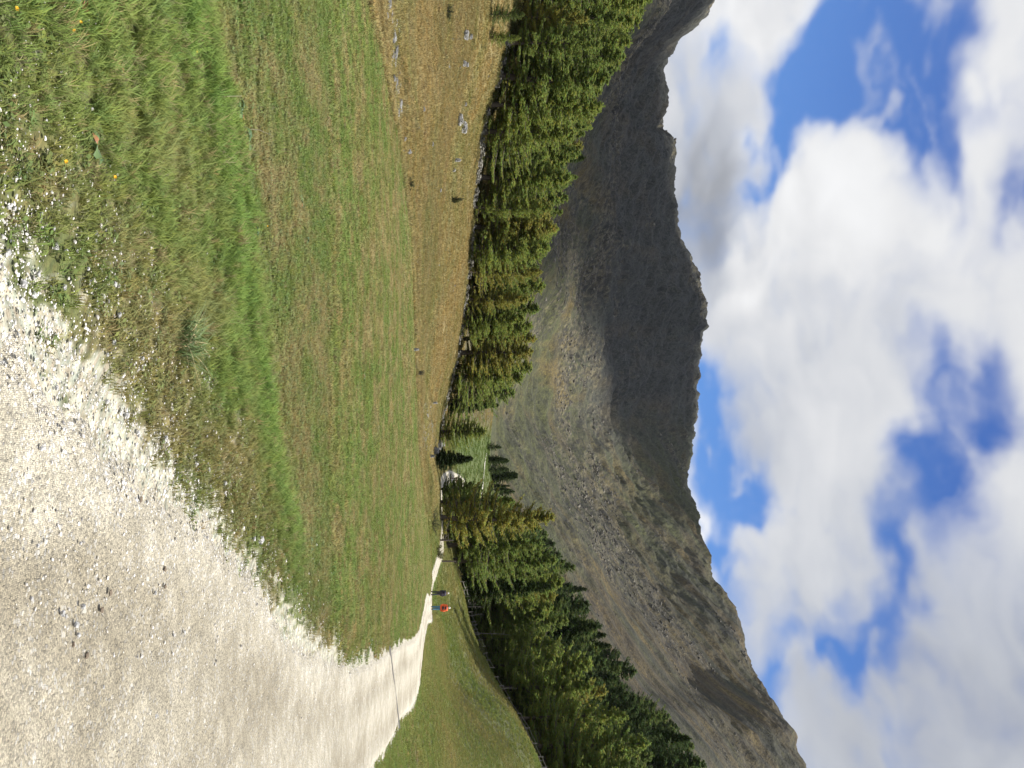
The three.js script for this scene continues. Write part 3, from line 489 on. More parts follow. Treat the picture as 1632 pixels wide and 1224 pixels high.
// boulders: [px, py, width in px, height in px, tone, label]
const BOULDERS = [
  [734, 190, 16, 10, 0.50, 'flat pale boulder, upper of the two touching ones on the tan slope'], [740, 203, 20, 12, 0.55, 'flat pale boulder, lower of the two touching ones on the tan slope'],
  [674, 174, 10, 8, 0.42, 'grey boulder in a dark clump midway on the tan slope'], [743, 56, 14, 10, 0.5, 'pale boulder on the tan slope under the topmost larches'], [749, 58, 8, 8, 0.45, 'smaller boulder touching the pale one under the topmost larches'],
  [738, 101, 8, 9, 0.55, 'pair stone on the tan slope, lower one'], [743, 103, 9, 8, 0.5, 'pair stone on the tan slope, higher one'], [742, 166, 6, 6, 0.4, 'small grey stone above the two flat boulders'],
  [643, 221, 10, 8, 0.5, 'rounded grey stone in the stony strip behind the meadow'], [651, 242, 8, 10, 0.6, 'white stone at the lower end of the stony strip'], [666, 203, 6, 6, 0.5, 'small pale stone on the tan slope near the stony strip'],
  [662, 557, 5, 12, 0.78, 'bright white stone just beyond the meadow crest'], [729, 255, 6, 14, 0.5, 'long pale stone low on the tan slope below the wall'], [723, 271, 6, 6, 0.6, 'small white stone beside a long one below the wall'],
  [626, 125, 12, 10, 0.45, 'largest grey stone in the stony strip behind the meadow'], [700, 712, 14, 10, 0.48, 'grey boulder at the foot of the small dark spruce'], [694, 718, 10, 12, 0.40, 'darker boulder leaning by the small dark spruce'], [705, 707, 9, 10, 0.6, 'pale boulder behind the foot of the small dark spruce'], [688, 727, 5, 12, 0.42, 'low flat rock in front of the small dark spruce'],
  [705, 676, 5, 8, 0.6, 'white stone beside the stems of the small larch'], [692, 642, 4, 12, 0.6, 'pale stone low on the dry bank beyond the meadow'],
];
{
  reseed(650);
  BOULDERS.forEach(([px, py, wy, hx, tone, label], i) => {
    const h = hitGround(px - hx * 0.35, py, 20); if (!h) return; const k = h.d / FOC, m = mesh('boulder', stoneGeo(20 + i, 3, 0.8, 0.5), new THREE.MeshStandardMaterial({ color: new THREE.Color().setRGB(tone, tone * 0.98, tone * 0.92), map: texRock, bumpMap: bumpRock, bumpScale: 0.05, roughness: 1 }), scene);
    m.scale.set(wy * k * 0.52, hx * k * 0.62, wy * k * 0.5); m.position.copy(onGround(h.x, h.d, hx * k * 0.25)); m.rotation.y = 0.4 * gauss(); tag(m, label, 'boulder', 'boulders on the slope');
  });
  // stony strip behind the meadow, scattered stones on the slope
  const l = []; for (let i = 0; i < 900; i++) { const strip = i < 520, py = rr(-40, strip ? 300 : 780), px = strip ? 620 + 0.06 * py + 6 * gauss() : rr(600, 790); const h = hitGround(px, py, 22, 200); if (!h) continue; const P = profile(h.x / h.d); if (h.d < P.D[1] + 1.5 || h.d > P.D[4] + 4) continue; if (!strip && fbm2(h.x * 0.1, h.d * 0.1, 2) < 0.05) continue; const s = rr(0.03, 0.11) * (rnd() < 0.1 ? 2.0 : 1), g = rr(0.2, 0.42); l.push([M4(h.x, groundAt(h.x, h.d) + s * 0.3, -h.d, rnd() * 6.28, s, s * 0.8, s * rr(0.8, 1.8)), [g, g * 0.98, g * 0.9]]); }
  for (let i = 0; i < 260; i++) { const py = rr(640, 720), h = hitGround(rr(672, 694), py, 40, 200); if (!h || h.d < 60) continue; const s = rr(0.06, 0.2), g = rr(0.25, 0.5); l.push([M4(h.x, groundAt(h.x, h.d) + s * 0.2, -h.d, rnd() * 6.28, s, s * 0.7, s), [g, g * 0.95, g * 0.85]]); }
  instanced('slope_stones', stoneGeo(14, 2, 0.7, 0.45), matStone, l, 'small stones strewn over the dry slope', 'stones');
  // rocks and scree of the mountain
  const r = [[], []];
  for (let i = 0; i < 140000 && r[0].length + r[1].length < 22000; i++) {
    const a = rr(-0.42, 0.43), P = profile(a), t = rnd(), d = mix(P.D[7] - 30, P.D[10] * 0.995, Math.pow(t, 0.8)), x = a * d, s0 = screeAmount(x, d, P);
    if (rnd() > (s0 - 0.36) * 1.5 * (-0.15 + 2.0 * clamp(0.5 + 1.5 * fbm2(x * 0.05, d * 0.05, 3)))) continue;
    const s = (0.2 + 1.4 * Math.pow(rnd(), 7)) * d / 800, g = rr(0.18, 0.42);
    r[i & 1].push([M4(x, hermite(P.D, P.H, P.m, d) + farBumps(x, d, P) + s * 0.1, -d, rnd() * 6.28, s * rr(0.8, 1.4), s * rr(0.6, 1.1), s * rr(0.8, 1.4), rr(-0.3, 0.3), rr(-0.3, 0.3)), [g, g * 0.91, g * 0.72]]);
  }
  r.forEach((q, k) => instanced('mountain_rocks', stoneGeo(15 + k, 1, 0.8, 0.6), matStone, q, 'grey rocks and scree strewn over the mountain', 'rocks'));
}
// dry stone wall along the foot of the wood
{
  reseed(660); const W = thing('stone_wall', 'low grey dry stone wall along the foot of the larch wood', 'wall'), parts = [], gs = [stoneGeo(30, 1, 0.65, 0.5), stoneGeo(31, 1, 0.6, 0.5), stoneGeo(32, 1, 0.75, 0.5)];
  for (let py = 60; py < 712; py += 0.7) {
    const a0 = (py - 612) / FOC, P = profile(a0), d = P.D[4] + 0.9 * n2(py * 0.1, 2) + rr(-0.3, 0.3), x = a0 * d * 1.004, y = groundAt(x, d), gapy = n2(py * 0.06, 7.7); if (gapy > 0.16 || rnd() < 0.25) continue;
    const lay = 1 + Math.floor(rr(0.2, 2.4) * (gapy > 0.25 ? 0.5 : 1)); for (let k = 0; k < lay; k++) { const s = rr(0.09, 0.24), g = gs[Math.floor(rnd() * 3)].clone(), tone = rr(0.10, 0.26), n = g.attributes.position.count, c = new Float32Array(n * 3); for (let i = 0; i < n; i++) c.set([tone, tone * 0.95, tone * 0.82], i * 3); g.setAttribute('color', new THREE.BufferAttribute(c, 3)); g.scale(s * 1.3, s, s * 1.2); g.rotateY(rnd() * 6.28); g.translate(x + rr(-0.1, 0.1), y + 0.1 + k * 0.22, -d + rr(-0.28, 0.28)); parts.push(g); }
  }
  const m = mesh('stones', mergeGeometries(parts), new THREE.MeshStandardMaterial({ vertexColors: true, roughness: 1 }), W); m.userData.kind = 'stuff';
}
console.log('stones done');

// ------------------------------------------------------------------ trees
const V = (x, y, z) => new THREE.Vector3(x, y, z);
const matBark = new THREE.MeshStandardMaterial({ color: new THREE.Color().setRGB(0.105, 0.085, 0.068), roughness: 1 });
const matGrey = new THREE.MeshStandardMaterial({ color: new THREE.Color().setRGB(0.33, 0.31, 0.28), roughness: 1 });
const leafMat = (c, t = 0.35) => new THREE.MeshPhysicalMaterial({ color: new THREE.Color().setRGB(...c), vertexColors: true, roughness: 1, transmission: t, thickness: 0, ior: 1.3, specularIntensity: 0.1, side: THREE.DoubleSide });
const LARCH_MATS = [leafMat([0.240, 0.295, 0.074], 0.55), leafMat([0.205, 0.265, 0.072], 0.55), leafMat([0.295, 0.295, 0.076], 0.55), leafMat([0.090, 0.132, 0.048], 0.45), leafMat([0.145, 0.195, 0.060], 0.5)];  // the fourth, darker tone carries shade for the right-hand back rows in its colour
const SPRUCE_MATS = [leafMat([0.045, 0.066, 0.024], 0.2), leafMat([0.062, 0.090, 0.028], 0.25)];
function leafClump(s, p, size, droop, tone) { // two crossed slivers of needles
  for (let k = 0; k < 2; k++) {
    const w = rnd() * 6.283, e = rr(-0.9, 0.5) - droop, a = V(Math.cos(w) * Math.cos(e), Math.sin(e), Math.sin(w) * Math.cos(e)), b = V(rnd() - 0.5, rnd() - 0.5, rnd() - 0.5).cross(a).normalize(), L = size * rr(0.9, 1.9), B = size * rr(0.14, 0.28), c = [tone[0] * rr(0.8, 1.2), tone[1] * rr(0.85, 1.15), tone[2] * rr(0.8, 1.2)];
    const q0 = s.v(p.x - a.x * L * 0.4, p.y - a.y * L * 0.4, p.z - a.z * L * 0.4, c), q1 = s.v(p.x + b.x * B, p.y + b.y * B, p.z + b.z * B, c), q2 = s.v(p.x + a.x * L * 0.6, p.y + a.y * L * 0.6, p.z + a.z * L * 0.6, c), q3 = s.v(p.x - b.x * B, p.y - b.y * B, p.z - b.z * B, c); s.quad(q0, q1, q2, q3);
  }
}
// a conifer one metre tall; width as a share of the height
function conifer(seed, kind, clump = 1) {
  reseed(seed);
  const larch = kind === 'larch', spruce = kind === 'spruce', low = larch ? rr(0.06, 0.15) : rr(0.02, 0.06), R = larch ? rr(0.25, 0.31) : rr(0.19, 0.23), n = larch ? 125 : 130;
  const trunk = new Soup(), limbs = new Soup(), leaves = new Soup(), bend = rr(-0.02, 0.02), bend2 = rr(-0.02, 0.02), axis = t => V(bend * Math.sin(t * 3), t, bend2 * Math.sin(t * 2.4)), pts = [], rad = [];
  for (let k = 0; k <= 9; k++) { const t = k / 9; pts.push(axis(t * 0.99 - (k === 0 ? 0.02 : 0))); rad.push(0.0165 * Math.pow(1 - t, 0.85) + 0.0012 + (k === 0 ? 0.006 : 0)); }
  tube(trunk, pts, rad, 8);
  const lop = rr(0, 6.28), lopK = larch ? rr(0.1, 0.3) : 0.08;
  for (let i = 0; i < n; i++) {
    const t = low + (0.985 - low) * Math.pow((i + rnd()) / n, 0.9), u = (t - low) / (1 - low), w = i * 2.39996 + rr(-0.5, 0.5);
    let L = R * (larch ? Math.pow(1 - u, 0.72) * (0.6 + 0.4 * smooth(0, 0.16, u)) : (1 - u) * 1.04 + 0.02) * rr(0.5, 1.2) * (1 + lopK * Math.cos(w - lop)) + 0.008;
    const jit = larch ? 0.012 * gauss() : 0; const o = axis(t + jit), dirx = Math.cos(w), dirz = Math.sin(w), rise = larch ? rr(-0.45, 0.4) + 0.55 * u : -0.35 + 0.6 * u, sag = larch ? rr(0.1, 0.4) : rr(0.05, 0.2), P = [];
    for (let k = 0; k <= 4; k++) { const q = k / 4; P.push(V(o.x + dirx * L * q, o.y + L * (rise * q - sag * q * q + (larch ? 0.34 : 0.14) * q * q * q), o.z + dirz * L * q)); }
    tube(limbs, P, [0.0038, 0.003, 0.0022, 0.0015, 0.0006].map(r => r * (0.4 + L / R)), 4);
    const m = Math.ceil((larch ? 74 : 58) * (0.25 + L / R * 1.1)), dead = larch && u < 0.10 && rnd() < 0.4;
    for (let k = 0; k < m; k++) {
      if (dead && rnd() < 0.8) continue;
      const q = 1 - (1 - (larch ? 0.14 : 0.06)) * Math.pow(rnd(), 0.75), f = q * 4, z = Math.min(3, Math.floor(f)), p = P[z].clone().lerp(P[z + 1], f - z), side = (rnd() - 0.5) * L * 0.62 * (1.12 - q);
      p.x += -dirz * side + 0.008 * gauss(); p.z += dirx * side + 0.008 * gauss(); p.y += (larch ? -Math.abs(gauss()) * 0.018 : -Math.abs(gauss()) * 0.014) - Math.abs(side) * 0.25;
      const y = rnd() < 0.12 && larch ? [1.35, 1.12, 0.85] : [1, 1, 1]; leafClump(leaves, p, clump * (larch ? 0.0185 : 0.027), larch ? -0.15 : 0.3, y);
    }
  }
  for (let k = 0; k < 20; k++) leafClump(leaves, axis(rr(0.95, 1.01)).add(V(gauss() * 0.004, 0, gauss() * 0.004)), 0.015, -0.8, [1.1, 1.1, 1]);
  return { trunk: trunk.geo(), limbs: limbs.geo(), crown: leaves.geo() };
}
const LARCHES = [101, 102, 103, 104, 105, 106, 107].map(s => conifer(s, 'larch')), SPRUCES = [201, 202, 203].map(s => conifer(s, 'spruce'));
LARCHES.push(conifer(108, 'larch', 1.5)); SPRUCES.push(conifer(204, 'spruce', 1.6));
console.log('larch triangles', LARCHES[0].crown.index.count / 3, 'spruce', SPRUCES[0].crown.index.count / 3);
const protos = {};
function tree(kind, variant, hue, pos, height, width, turn, label, category, group) {
  const key = kind + variant + '_' + hue; let g = protos[key];
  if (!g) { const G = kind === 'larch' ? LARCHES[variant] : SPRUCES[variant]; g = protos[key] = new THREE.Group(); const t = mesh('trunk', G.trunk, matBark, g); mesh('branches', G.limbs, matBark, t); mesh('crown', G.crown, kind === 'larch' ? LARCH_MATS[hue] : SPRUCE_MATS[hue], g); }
  const o = g.clone(); o.name = numbered(kind === 'larch' ? 'larch_tree' : 'spruce_tree'); o.position.copy(pos); o.scale.set(height * width, height, height * width); o.rotation.y = turn; tag(o, label, category, group); scene.add(o); return o;
}
function ordinal(n) { return n + (['th', 'st', 'nd', 'rd'][(n % 100 - n % 10 !== 10) * (n % 10)] || 'th'); }
// trees that stand by themselves: [kind, variant, hue, py of the stem, depth, px of the top, width, label]
const SINGLES = [
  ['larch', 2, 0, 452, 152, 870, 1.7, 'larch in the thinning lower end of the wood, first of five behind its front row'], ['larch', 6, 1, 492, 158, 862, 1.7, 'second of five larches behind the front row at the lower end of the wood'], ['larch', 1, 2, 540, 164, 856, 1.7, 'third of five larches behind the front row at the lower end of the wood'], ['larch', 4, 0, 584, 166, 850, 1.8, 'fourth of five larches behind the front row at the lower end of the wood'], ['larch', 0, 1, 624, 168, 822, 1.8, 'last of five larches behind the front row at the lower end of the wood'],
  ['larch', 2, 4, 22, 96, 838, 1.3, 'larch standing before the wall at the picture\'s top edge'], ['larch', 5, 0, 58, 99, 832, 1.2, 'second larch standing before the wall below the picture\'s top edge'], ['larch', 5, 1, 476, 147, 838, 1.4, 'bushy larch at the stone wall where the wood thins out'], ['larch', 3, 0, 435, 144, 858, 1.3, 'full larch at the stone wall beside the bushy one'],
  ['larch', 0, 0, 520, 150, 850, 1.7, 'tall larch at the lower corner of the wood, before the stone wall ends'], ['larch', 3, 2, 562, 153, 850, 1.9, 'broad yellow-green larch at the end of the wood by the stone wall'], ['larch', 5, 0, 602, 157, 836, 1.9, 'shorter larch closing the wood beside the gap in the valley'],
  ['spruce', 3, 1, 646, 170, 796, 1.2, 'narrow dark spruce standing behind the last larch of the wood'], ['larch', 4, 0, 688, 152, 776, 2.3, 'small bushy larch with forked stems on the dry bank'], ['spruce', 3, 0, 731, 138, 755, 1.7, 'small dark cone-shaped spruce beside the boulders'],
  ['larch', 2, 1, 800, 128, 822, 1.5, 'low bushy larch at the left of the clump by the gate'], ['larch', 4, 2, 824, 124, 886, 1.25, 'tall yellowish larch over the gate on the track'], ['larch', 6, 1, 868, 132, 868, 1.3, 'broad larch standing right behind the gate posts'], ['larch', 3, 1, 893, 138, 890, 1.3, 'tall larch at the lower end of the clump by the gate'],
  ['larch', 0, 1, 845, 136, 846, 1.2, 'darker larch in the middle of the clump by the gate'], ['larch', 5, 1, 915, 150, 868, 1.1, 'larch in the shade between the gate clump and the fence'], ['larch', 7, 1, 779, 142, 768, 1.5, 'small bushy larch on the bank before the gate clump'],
];
for (const [kind, v, hue, py, d, top, w, label] of SINGLES) {
  const a = (py - 612) / FOC, x = a * d * 1.0, y = groundAt(x, d), [, b] = rayOf(top, py), h = EYE + b * d - y; reseed(py * 31); tree(kind, v, hue, V(x, y - 0.1, -d), h, w, rnd() * 6.28, label, kind === 'larch' ? 'larch' : 'spruce');
}
// woods: rows of trees up the slope; a tree is only as tall as the outline of the wood in the photograph allows
function wood(rows, outline, kindOf, labelOf, group, seed) {
  let count = 0;
  rows.forEach((row, r) => {
    const list = []; reseed(seed + r * 17);
    for (let py = row.from; py < row.to;) {
      const a0 = (py - 612) / FOC, P = profile(a0), d = row.depth(P, py) + rr(-3.2, 3.2), x = a0 * d; py += rr(0.75, 1.25) * row.gap / d * FOC;
      const y = groundAt(x, d), pp = pixelOf(x, y, d)[1], lim = lerpTable(outline, pp) - rr(0, 14), [, b] = rayOf(lim, pp); let h = Math.min(EYE + b * d - y, rr(0.6, 1.22) * row.tall); if (h < row.tall * 0.42) continue;
      list.push([x, y, d, h, pp]);
    }
    list.forEach(([x, y, d, h], i) => { const [kind, v, hue] = kindOf(r); tree(kind, v, hue, V(x, y - 0.15, -d), h, rr(1.0, 1.9), rnd() * 6.28, labelOf(r, i), kind === 'larch' ? 'larch' : 'spruce', group); count++; });
  });
  return count;
}
const rowWord = ['front', 'second', 'third', 'fourth', 'fifth', 'sixth', 'seventh', 'eighth', 'ninth', 'tenth'];
const leftTop = [[-120, 1075], [0, 1040], [40, 1022], [100, 992], [150, 972], [200, 950], [250, 935], [300, 918], [350, 902], [400, 882], [450, 858], [500, 846], [560, 838], [620, 800], [660, 770]];
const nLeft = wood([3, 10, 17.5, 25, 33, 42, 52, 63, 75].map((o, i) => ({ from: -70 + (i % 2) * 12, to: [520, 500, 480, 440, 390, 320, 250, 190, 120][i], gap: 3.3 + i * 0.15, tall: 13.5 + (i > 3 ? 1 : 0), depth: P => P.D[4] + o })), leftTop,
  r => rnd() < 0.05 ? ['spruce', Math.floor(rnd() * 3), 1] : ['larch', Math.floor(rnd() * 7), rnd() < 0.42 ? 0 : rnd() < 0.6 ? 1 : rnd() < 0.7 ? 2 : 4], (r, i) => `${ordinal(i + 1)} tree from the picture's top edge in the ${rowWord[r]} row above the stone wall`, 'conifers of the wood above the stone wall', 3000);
const rightTop = [[900, 880], [930, 905], [960, 918], [1000, 945], [1030, 955], [1060, 972], [1100, 985], [1120, 1010], [1150, 1046], [1224, 1060], [1330, 1110]];
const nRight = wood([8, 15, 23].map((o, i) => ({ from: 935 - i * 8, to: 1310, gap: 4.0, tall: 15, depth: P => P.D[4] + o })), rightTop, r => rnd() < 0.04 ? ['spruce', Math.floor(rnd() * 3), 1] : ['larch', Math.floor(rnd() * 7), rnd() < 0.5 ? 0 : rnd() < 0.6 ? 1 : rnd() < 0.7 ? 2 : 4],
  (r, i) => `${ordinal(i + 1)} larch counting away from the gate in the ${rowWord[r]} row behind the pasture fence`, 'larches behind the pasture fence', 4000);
const rightBack = [[840, 850], [850, 872], [880, 905], [905, 925], [930, 942], [970, 958], [1000, 968], [1030, 990], [1060, 1016], [1090, 1035], [1120, 1056], [1150, 1080], [1180, 1102], [1224, 1148], [1330, 1200]];
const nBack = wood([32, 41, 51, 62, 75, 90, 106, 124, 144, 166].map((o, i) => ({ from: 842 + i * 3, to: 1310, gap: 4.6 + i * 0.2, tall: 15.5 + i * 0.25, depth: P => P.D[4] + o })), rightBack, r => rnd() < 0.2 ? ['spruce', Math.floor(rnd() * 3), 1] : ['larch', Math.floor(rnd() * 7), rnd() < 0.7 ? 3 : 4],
  (r, i) => `${ordinal(i + 1)} dark conifer counting away from the gate in the ${rowWord[r]} row on the right-hand slope, shade put into its colour`, 'dark conifers on the right-hand slope', 5000);
const midTop = [[660, 800], [690, 812], [720, 806], [740, 818], [756, 832], [775, 826], [800, 832], [830, 836], [860, 840]];
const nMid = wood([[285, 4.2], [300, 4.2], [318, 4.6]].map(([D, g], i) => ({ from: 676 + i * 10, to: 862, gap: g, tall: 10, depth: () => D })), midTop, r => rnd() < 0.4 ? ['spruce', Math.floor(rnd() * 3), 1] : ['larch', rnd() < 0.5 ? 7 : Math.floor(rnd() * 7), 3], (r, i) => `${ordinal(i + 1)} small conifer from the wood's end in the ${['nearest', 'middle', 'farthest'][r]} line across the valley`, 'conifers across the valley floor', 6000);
console.log('trees', nLeft, nRight, nBack, nMid);
// bare pale stems that stand out of the right-hand wood
const matSnag = new THREE.MeshStandardMaterial({ color: new THREE.Color().setRGB(0.24, 0.22, 0.19), roughness: 1 });
const SNAGS = [[966, 146, 744, 772, 4, 'leaning pale tree stem just behind the fence posts'], [981, 147, 746, 772, -6, 'forked pale stem leaning beside the fence, next to the leaning one'], [1008, 151, 752, 815, 5, 'tall bare pale dead stem above the fence'], [1097, 138, 792, 825, 3, 'thin bare grey dead stem at the bend of the fence']];
for (const [py, d, pb, pt, lean, label] of SNAGS) {
  const x = (py - 612) / FOC * d, y = groundAt(x, d), [, b] = rayOf(pt, py), h = EYE + b * d - y, o = thing('dead_tree', label, 'dead tree', null, V(x, y - 0.2, -d)), s = new Soup(), L = lean * 0.06; tube(s, [0, 0.25, 0.5, 0.75, 1].map(t => V(L * t * h * 0.25 + 0.05 * Math.sin(t * 7), t * h + (t ? 0.2 : 0), 0)), [0.075, 0.065, 0.05, 0.035, 0.012], 7); mesh('trunk', s.geo(), matSnag, o);
  const q = new Soup(); reseed(py); for (let k = 0; k < 5; k++) { const t = rr(0.4, 0.9), w = rnd() * 6.28, l = rr(0.3, 0.9); tube(q, [V(L * t * h * 0.25, t * h, 0), V(L * t * h * 0.25 + Math.cos(w) * l, t * h + l * 0.25, Math.sin(w) * l)], [0.03, 0.008], 4); } mesh('branches', q.geo(), matSnag, o);
}
// shrubs: low woody plants with many fine leaves
const SHRUBS = [[650, 292, 20, 14, 1, 'dark low shrub at the meadow crest below the tan slope'], [720, 318, 10, 24, 1, 'small dark juniper bush alone on the tan slope'], [712, 18, 24, 14, 1, 'dark twiggy bush at the top edge of the picture below the larches'], [664, 594, 9, 22, 0, 'dead dark bush with bare stems beyond the meadow crest'], [638, 100, 9, 8, 0, 'low green bush in the stony strip'], [690, 830, 44, 20, 1, 'dark thicket under the larches by the gate'], [697, 880, 30, 14, 0, 'olive thicket beside the track beyond the gate'], [745, 955, 34, 10, 1, 'dark bushes behind the first fence posts'], [764, 1035, 40, 12, 1, 'dark bushes behind the fence at its bend']];
{
  const mats = [leafMat([0.15, 0.155, 0.055], 0.3), leafMat([0.085, 0.095, 0.04], 0.3)];
  SHRUBS.forEach(([px, py, wpx, hpx, dark, label], i) => {
    const h = hitGround(px - hpx * 0.1, py, 20); if (!h) return; reseed(7000 + i); const k = h.d / FOC, W = wpx * k * 0.5, Hh = hpx * k, o = thing('shrub', label, 'shrub', 'shrubs of the slope and thickets', onGround(h.x, h.d, -0.03)), st = new Soup(), lf = new Soup(), n = 14;
    for (let j = 0; j < n; j++) { const w = j * 2.4, r = Math.sqrt(rnd()) * W, hh = Hh * (1 - 0.5 * (r / W) ** 2) * rr(0.7, 1.1), e = V(Math.cos(w) * r, hh, Math.sin(w) * r); tube(st, [V(e.x * 0.3, 0, e.z * 0.3), V(e.x * 0.7, hh * 0.6, e.z * 0.7), e], [0.03, 0.02, 0.006], 4); const m = label.startsWith('dead') ? 14 : 46; for (let q = 0; q < m; q++) { const t = rr(0.15, 1), p = V(e.x * (0.3 + 0.7 * t) + gauss() * W * 0.22, Math.max(0.02, hh * t + gauss() * Hh * 0.1), e.z * (0.3 + 0.7 * t) + gauss() * W * 0.22); leafClump(lf, p, Math.max(0.05, 1.6 * k), 0, [1, 1, 1]); } }
    mesh('stems', st.geo(), matBark, o); mesh('foliage', lf.geo(), mats[dark], o);
  });
}
{
  reseed(7700); const s = new Soup(); for (let k = 0; k < 120; k++) { const w = rnd() * 6.28, r = Math.sqrt(rnd()); leafClump(s, V(Math.cos(w) * r * 0.6, 0.55 * rnd() * (1 - 0.5 * r * r), Math.sin(w) * r * 0.6), 0.16, 0, [1, 1, 1]); }
  const list = []; for (let i = 0; i < 1500; i++) { const py = i < 900 ? rr(-60, 720) : rr(900, 1290), a = (py - 612) / FOC, P = profile(a), d = P.D[4] + (i < 900 ? rr(-2.5, 14) : rr(1, 16)), x = a * d; if (offRoad(x, d) < 1.5 || n2(x * 0.2, d * 0.2) < -0.05) continue; const q = rr(0.5, 1.6), g = rr(0.7, 1.3); list.push([M4(x, groundAt(x, d) - 0.05, -d, rnd() * 6.28, q, q * rr(0.5, 1.1), q), mix3([0.10 * g, 0.115 * g, 0.04 * g], [0.24 * g, 0.19 * g, 0.08 * g], rnd() * 0.6)]); }
  instanced('undergrowth', s.geo(), new THREE.MeshPhysicalMaterial({ color: 0xffffff, vertexColors: true, roughness: 1, transmission: 0.3, thickness: 0, ior: 1.3, specularIntensity: 0.1, side: THREE.DoubleSide }), list, 'low tangled undergrowth at the edge of the woods', 'undergrowth');
}
console.log('woods done');

// ------------------------------------------------------------------ pasture fence
const matWood = new THREE.MeshStandardMaterial({ color: new THREE.Color().setRGB(0.25, 0.23, 0.20), roughness: 1 }), matWoodDark = new THREE.MeshStandardMaterial({ color: new THREE.Color().setRGB(0.09, 0.072, 0.058), roughness: 1 });
function postGeo(h, r, leanX, leanZ, sides = 7) { const s = new Soup(); tube(s, [V(0, -0.25, 0), V(leanX * 0.4, h * 0.5, leanZ * 0.4), V(leanX, h * 0.93, leanZ), V(leanX, h, leanZ)], [r, r * 0.96, r * 0.88, r * 0.45], sides); return s.geo(); }
function fence(name, label, posts, rails) { // posts: [px of foot, py, height in px]
  const o = thing(name, label, 'fence'), tops = [];
  for (const [px, py, hp, dd] of posts) { const a = (py - 612) / FOC, P = profile(a), d = P.D[4] + (dd || 0), x = a * d, y = groundAt(x, d), h = hp * d / FOC * 1.05, lx = rr(-0.1, 0.1), lz = rr(-0.08, 0.08), m = mesh('post', postGeo(h, 0.07, lx, lz), matWood, o); m.position.set(x, y, -d); tops.push(V(x + lx, y + h * 0.82, -d + lz)); }
  for (let i = 1; i < tops.length; i++) if (rails(i)) for (const drop of rails(i)) { const s = new Soup(), a = tops[i - 1].clone(), b = tops[i].clone(); a.y -= drop; b.y -= drop; const mid = a.clone().lerp(b, 0.5); mid.y -= 0.06; a.x -= 0.10; b.x -= 0.10; mid.x -= 0.1; tube(s, [a, mid, b], [0.034, 0.03, 0.028], 6); mesh('rail', s.geo(), matWood, o); }
}
reseed(8100);
fence('pasture_fence', 'weathered grey post and pole fence along the upper edge of the right-hand meadow', [[735, 926, 9], [737, 940, 9], [740, 950, 9], [741, 956, 9], [742, 960, 9], [743, 963, 9], [745, 975, 9], [746, 991, 10], [746, 996, 10], [747, 1003, 9], [747, 1008, 9], [748, 1012, 9], [748, 1020, 11], [754, 1030, 12], [761, 1042, 10], [768, 1052, 10], [775, 1064, 11], [786, 1079, 10], [796, 1093, 11], [806, 1113, 10], [817, 1138, 12], [827, 1162, 13], [838, 1187, 12], [848, 1208, 12], [856, 1226, 12]], i => (i * 7) % 11 < 5 ? [0, 0.45] : (i * 7) % 11 < 9 ? [0.15] : null);
fence('wood_fence', 'second line of taller grey fence posts at the edge of the wood', [[839, 1147, 15, 7], [852, 1163, 17, 8], [862, 1192, 15, 8], [872, 1214, 14, 8]], i => [0.1]);
// gate posts on the track
{
  const d = 116, g = thing('track_gate', 'open dark wooden gate with two posts across the track', 'gate', null, onGround(0, 1)); g.position.set(0, 0, 0);
  for (const x of [18.5, 21.0]) { const m = mesh('post', postGeo(1.7, 0.11, 0.02, 0.02), matWoodDark, g); m.position.copy(onGround(x, d)); }
  const hinge = onGround(18.6, d + 0.1); for (const y of [0.35, 0.7, 1.05]) { const s = new Soup(); tube(s, [V(hinge.x, hinge.y + y, hinge.z), V(hinge.x - 0.5, hinge.y + y + 0.02, hinge.z - 2.1)], [0.05, 0.045], 6); mesh('rail', s.geo(), matWoodDark, g); }
  const s = new Soup(); tube(s, [V(hinge.x - 0.05, hinge.y + 0.3, hinge.z - 0.1), V(hinge.x - 0.46, hinge.y + 1.1, hinge.z - 2.0)], [0.04, 0.04], 6); mesh('brace', s.geo(), matWoodDark, g);
}
// signpost by the far bend of the track
{
  const h = hitGround(716, 762, 120, 260) || { x: 16, d: 168 }, o = thing('signpost', 'brown wooden signpost at the far bend of the pale track', 'signpost', null, onGround(h.x, h.d)), wood = new THREE.MeshStandardMaterial({ color: new THREE.Color().setRGB(0.17, 0.075, 0.045), roughness: 0.9 });
  mesh('post', postGeo(1.9, 0.09, 0.03, 0), wood, o); for (const [y, t] of [[1.55, 0.3], [1.2, -0.4]]) { const g = new THREE.ExtrudeGeometry(new THREE.Shape([new THREE.Vector2(0, -0.12), new THREE.Vector2(0.95, -0.12), new THREE.Vector2(1.15, 0), new THREE.Vector2(0.95, 0.12), new THREE.Vector2(0, 0.12)]), { depth: 0.04, bevelEnabled: true, bevelSize: 0.008, bevelThickness: 0.008, bevelSegments: 1 }); const b = mesh('board', g, wood, o); b.position.set(-0.2, y, 0.09); b.rotation.y = t; }
}
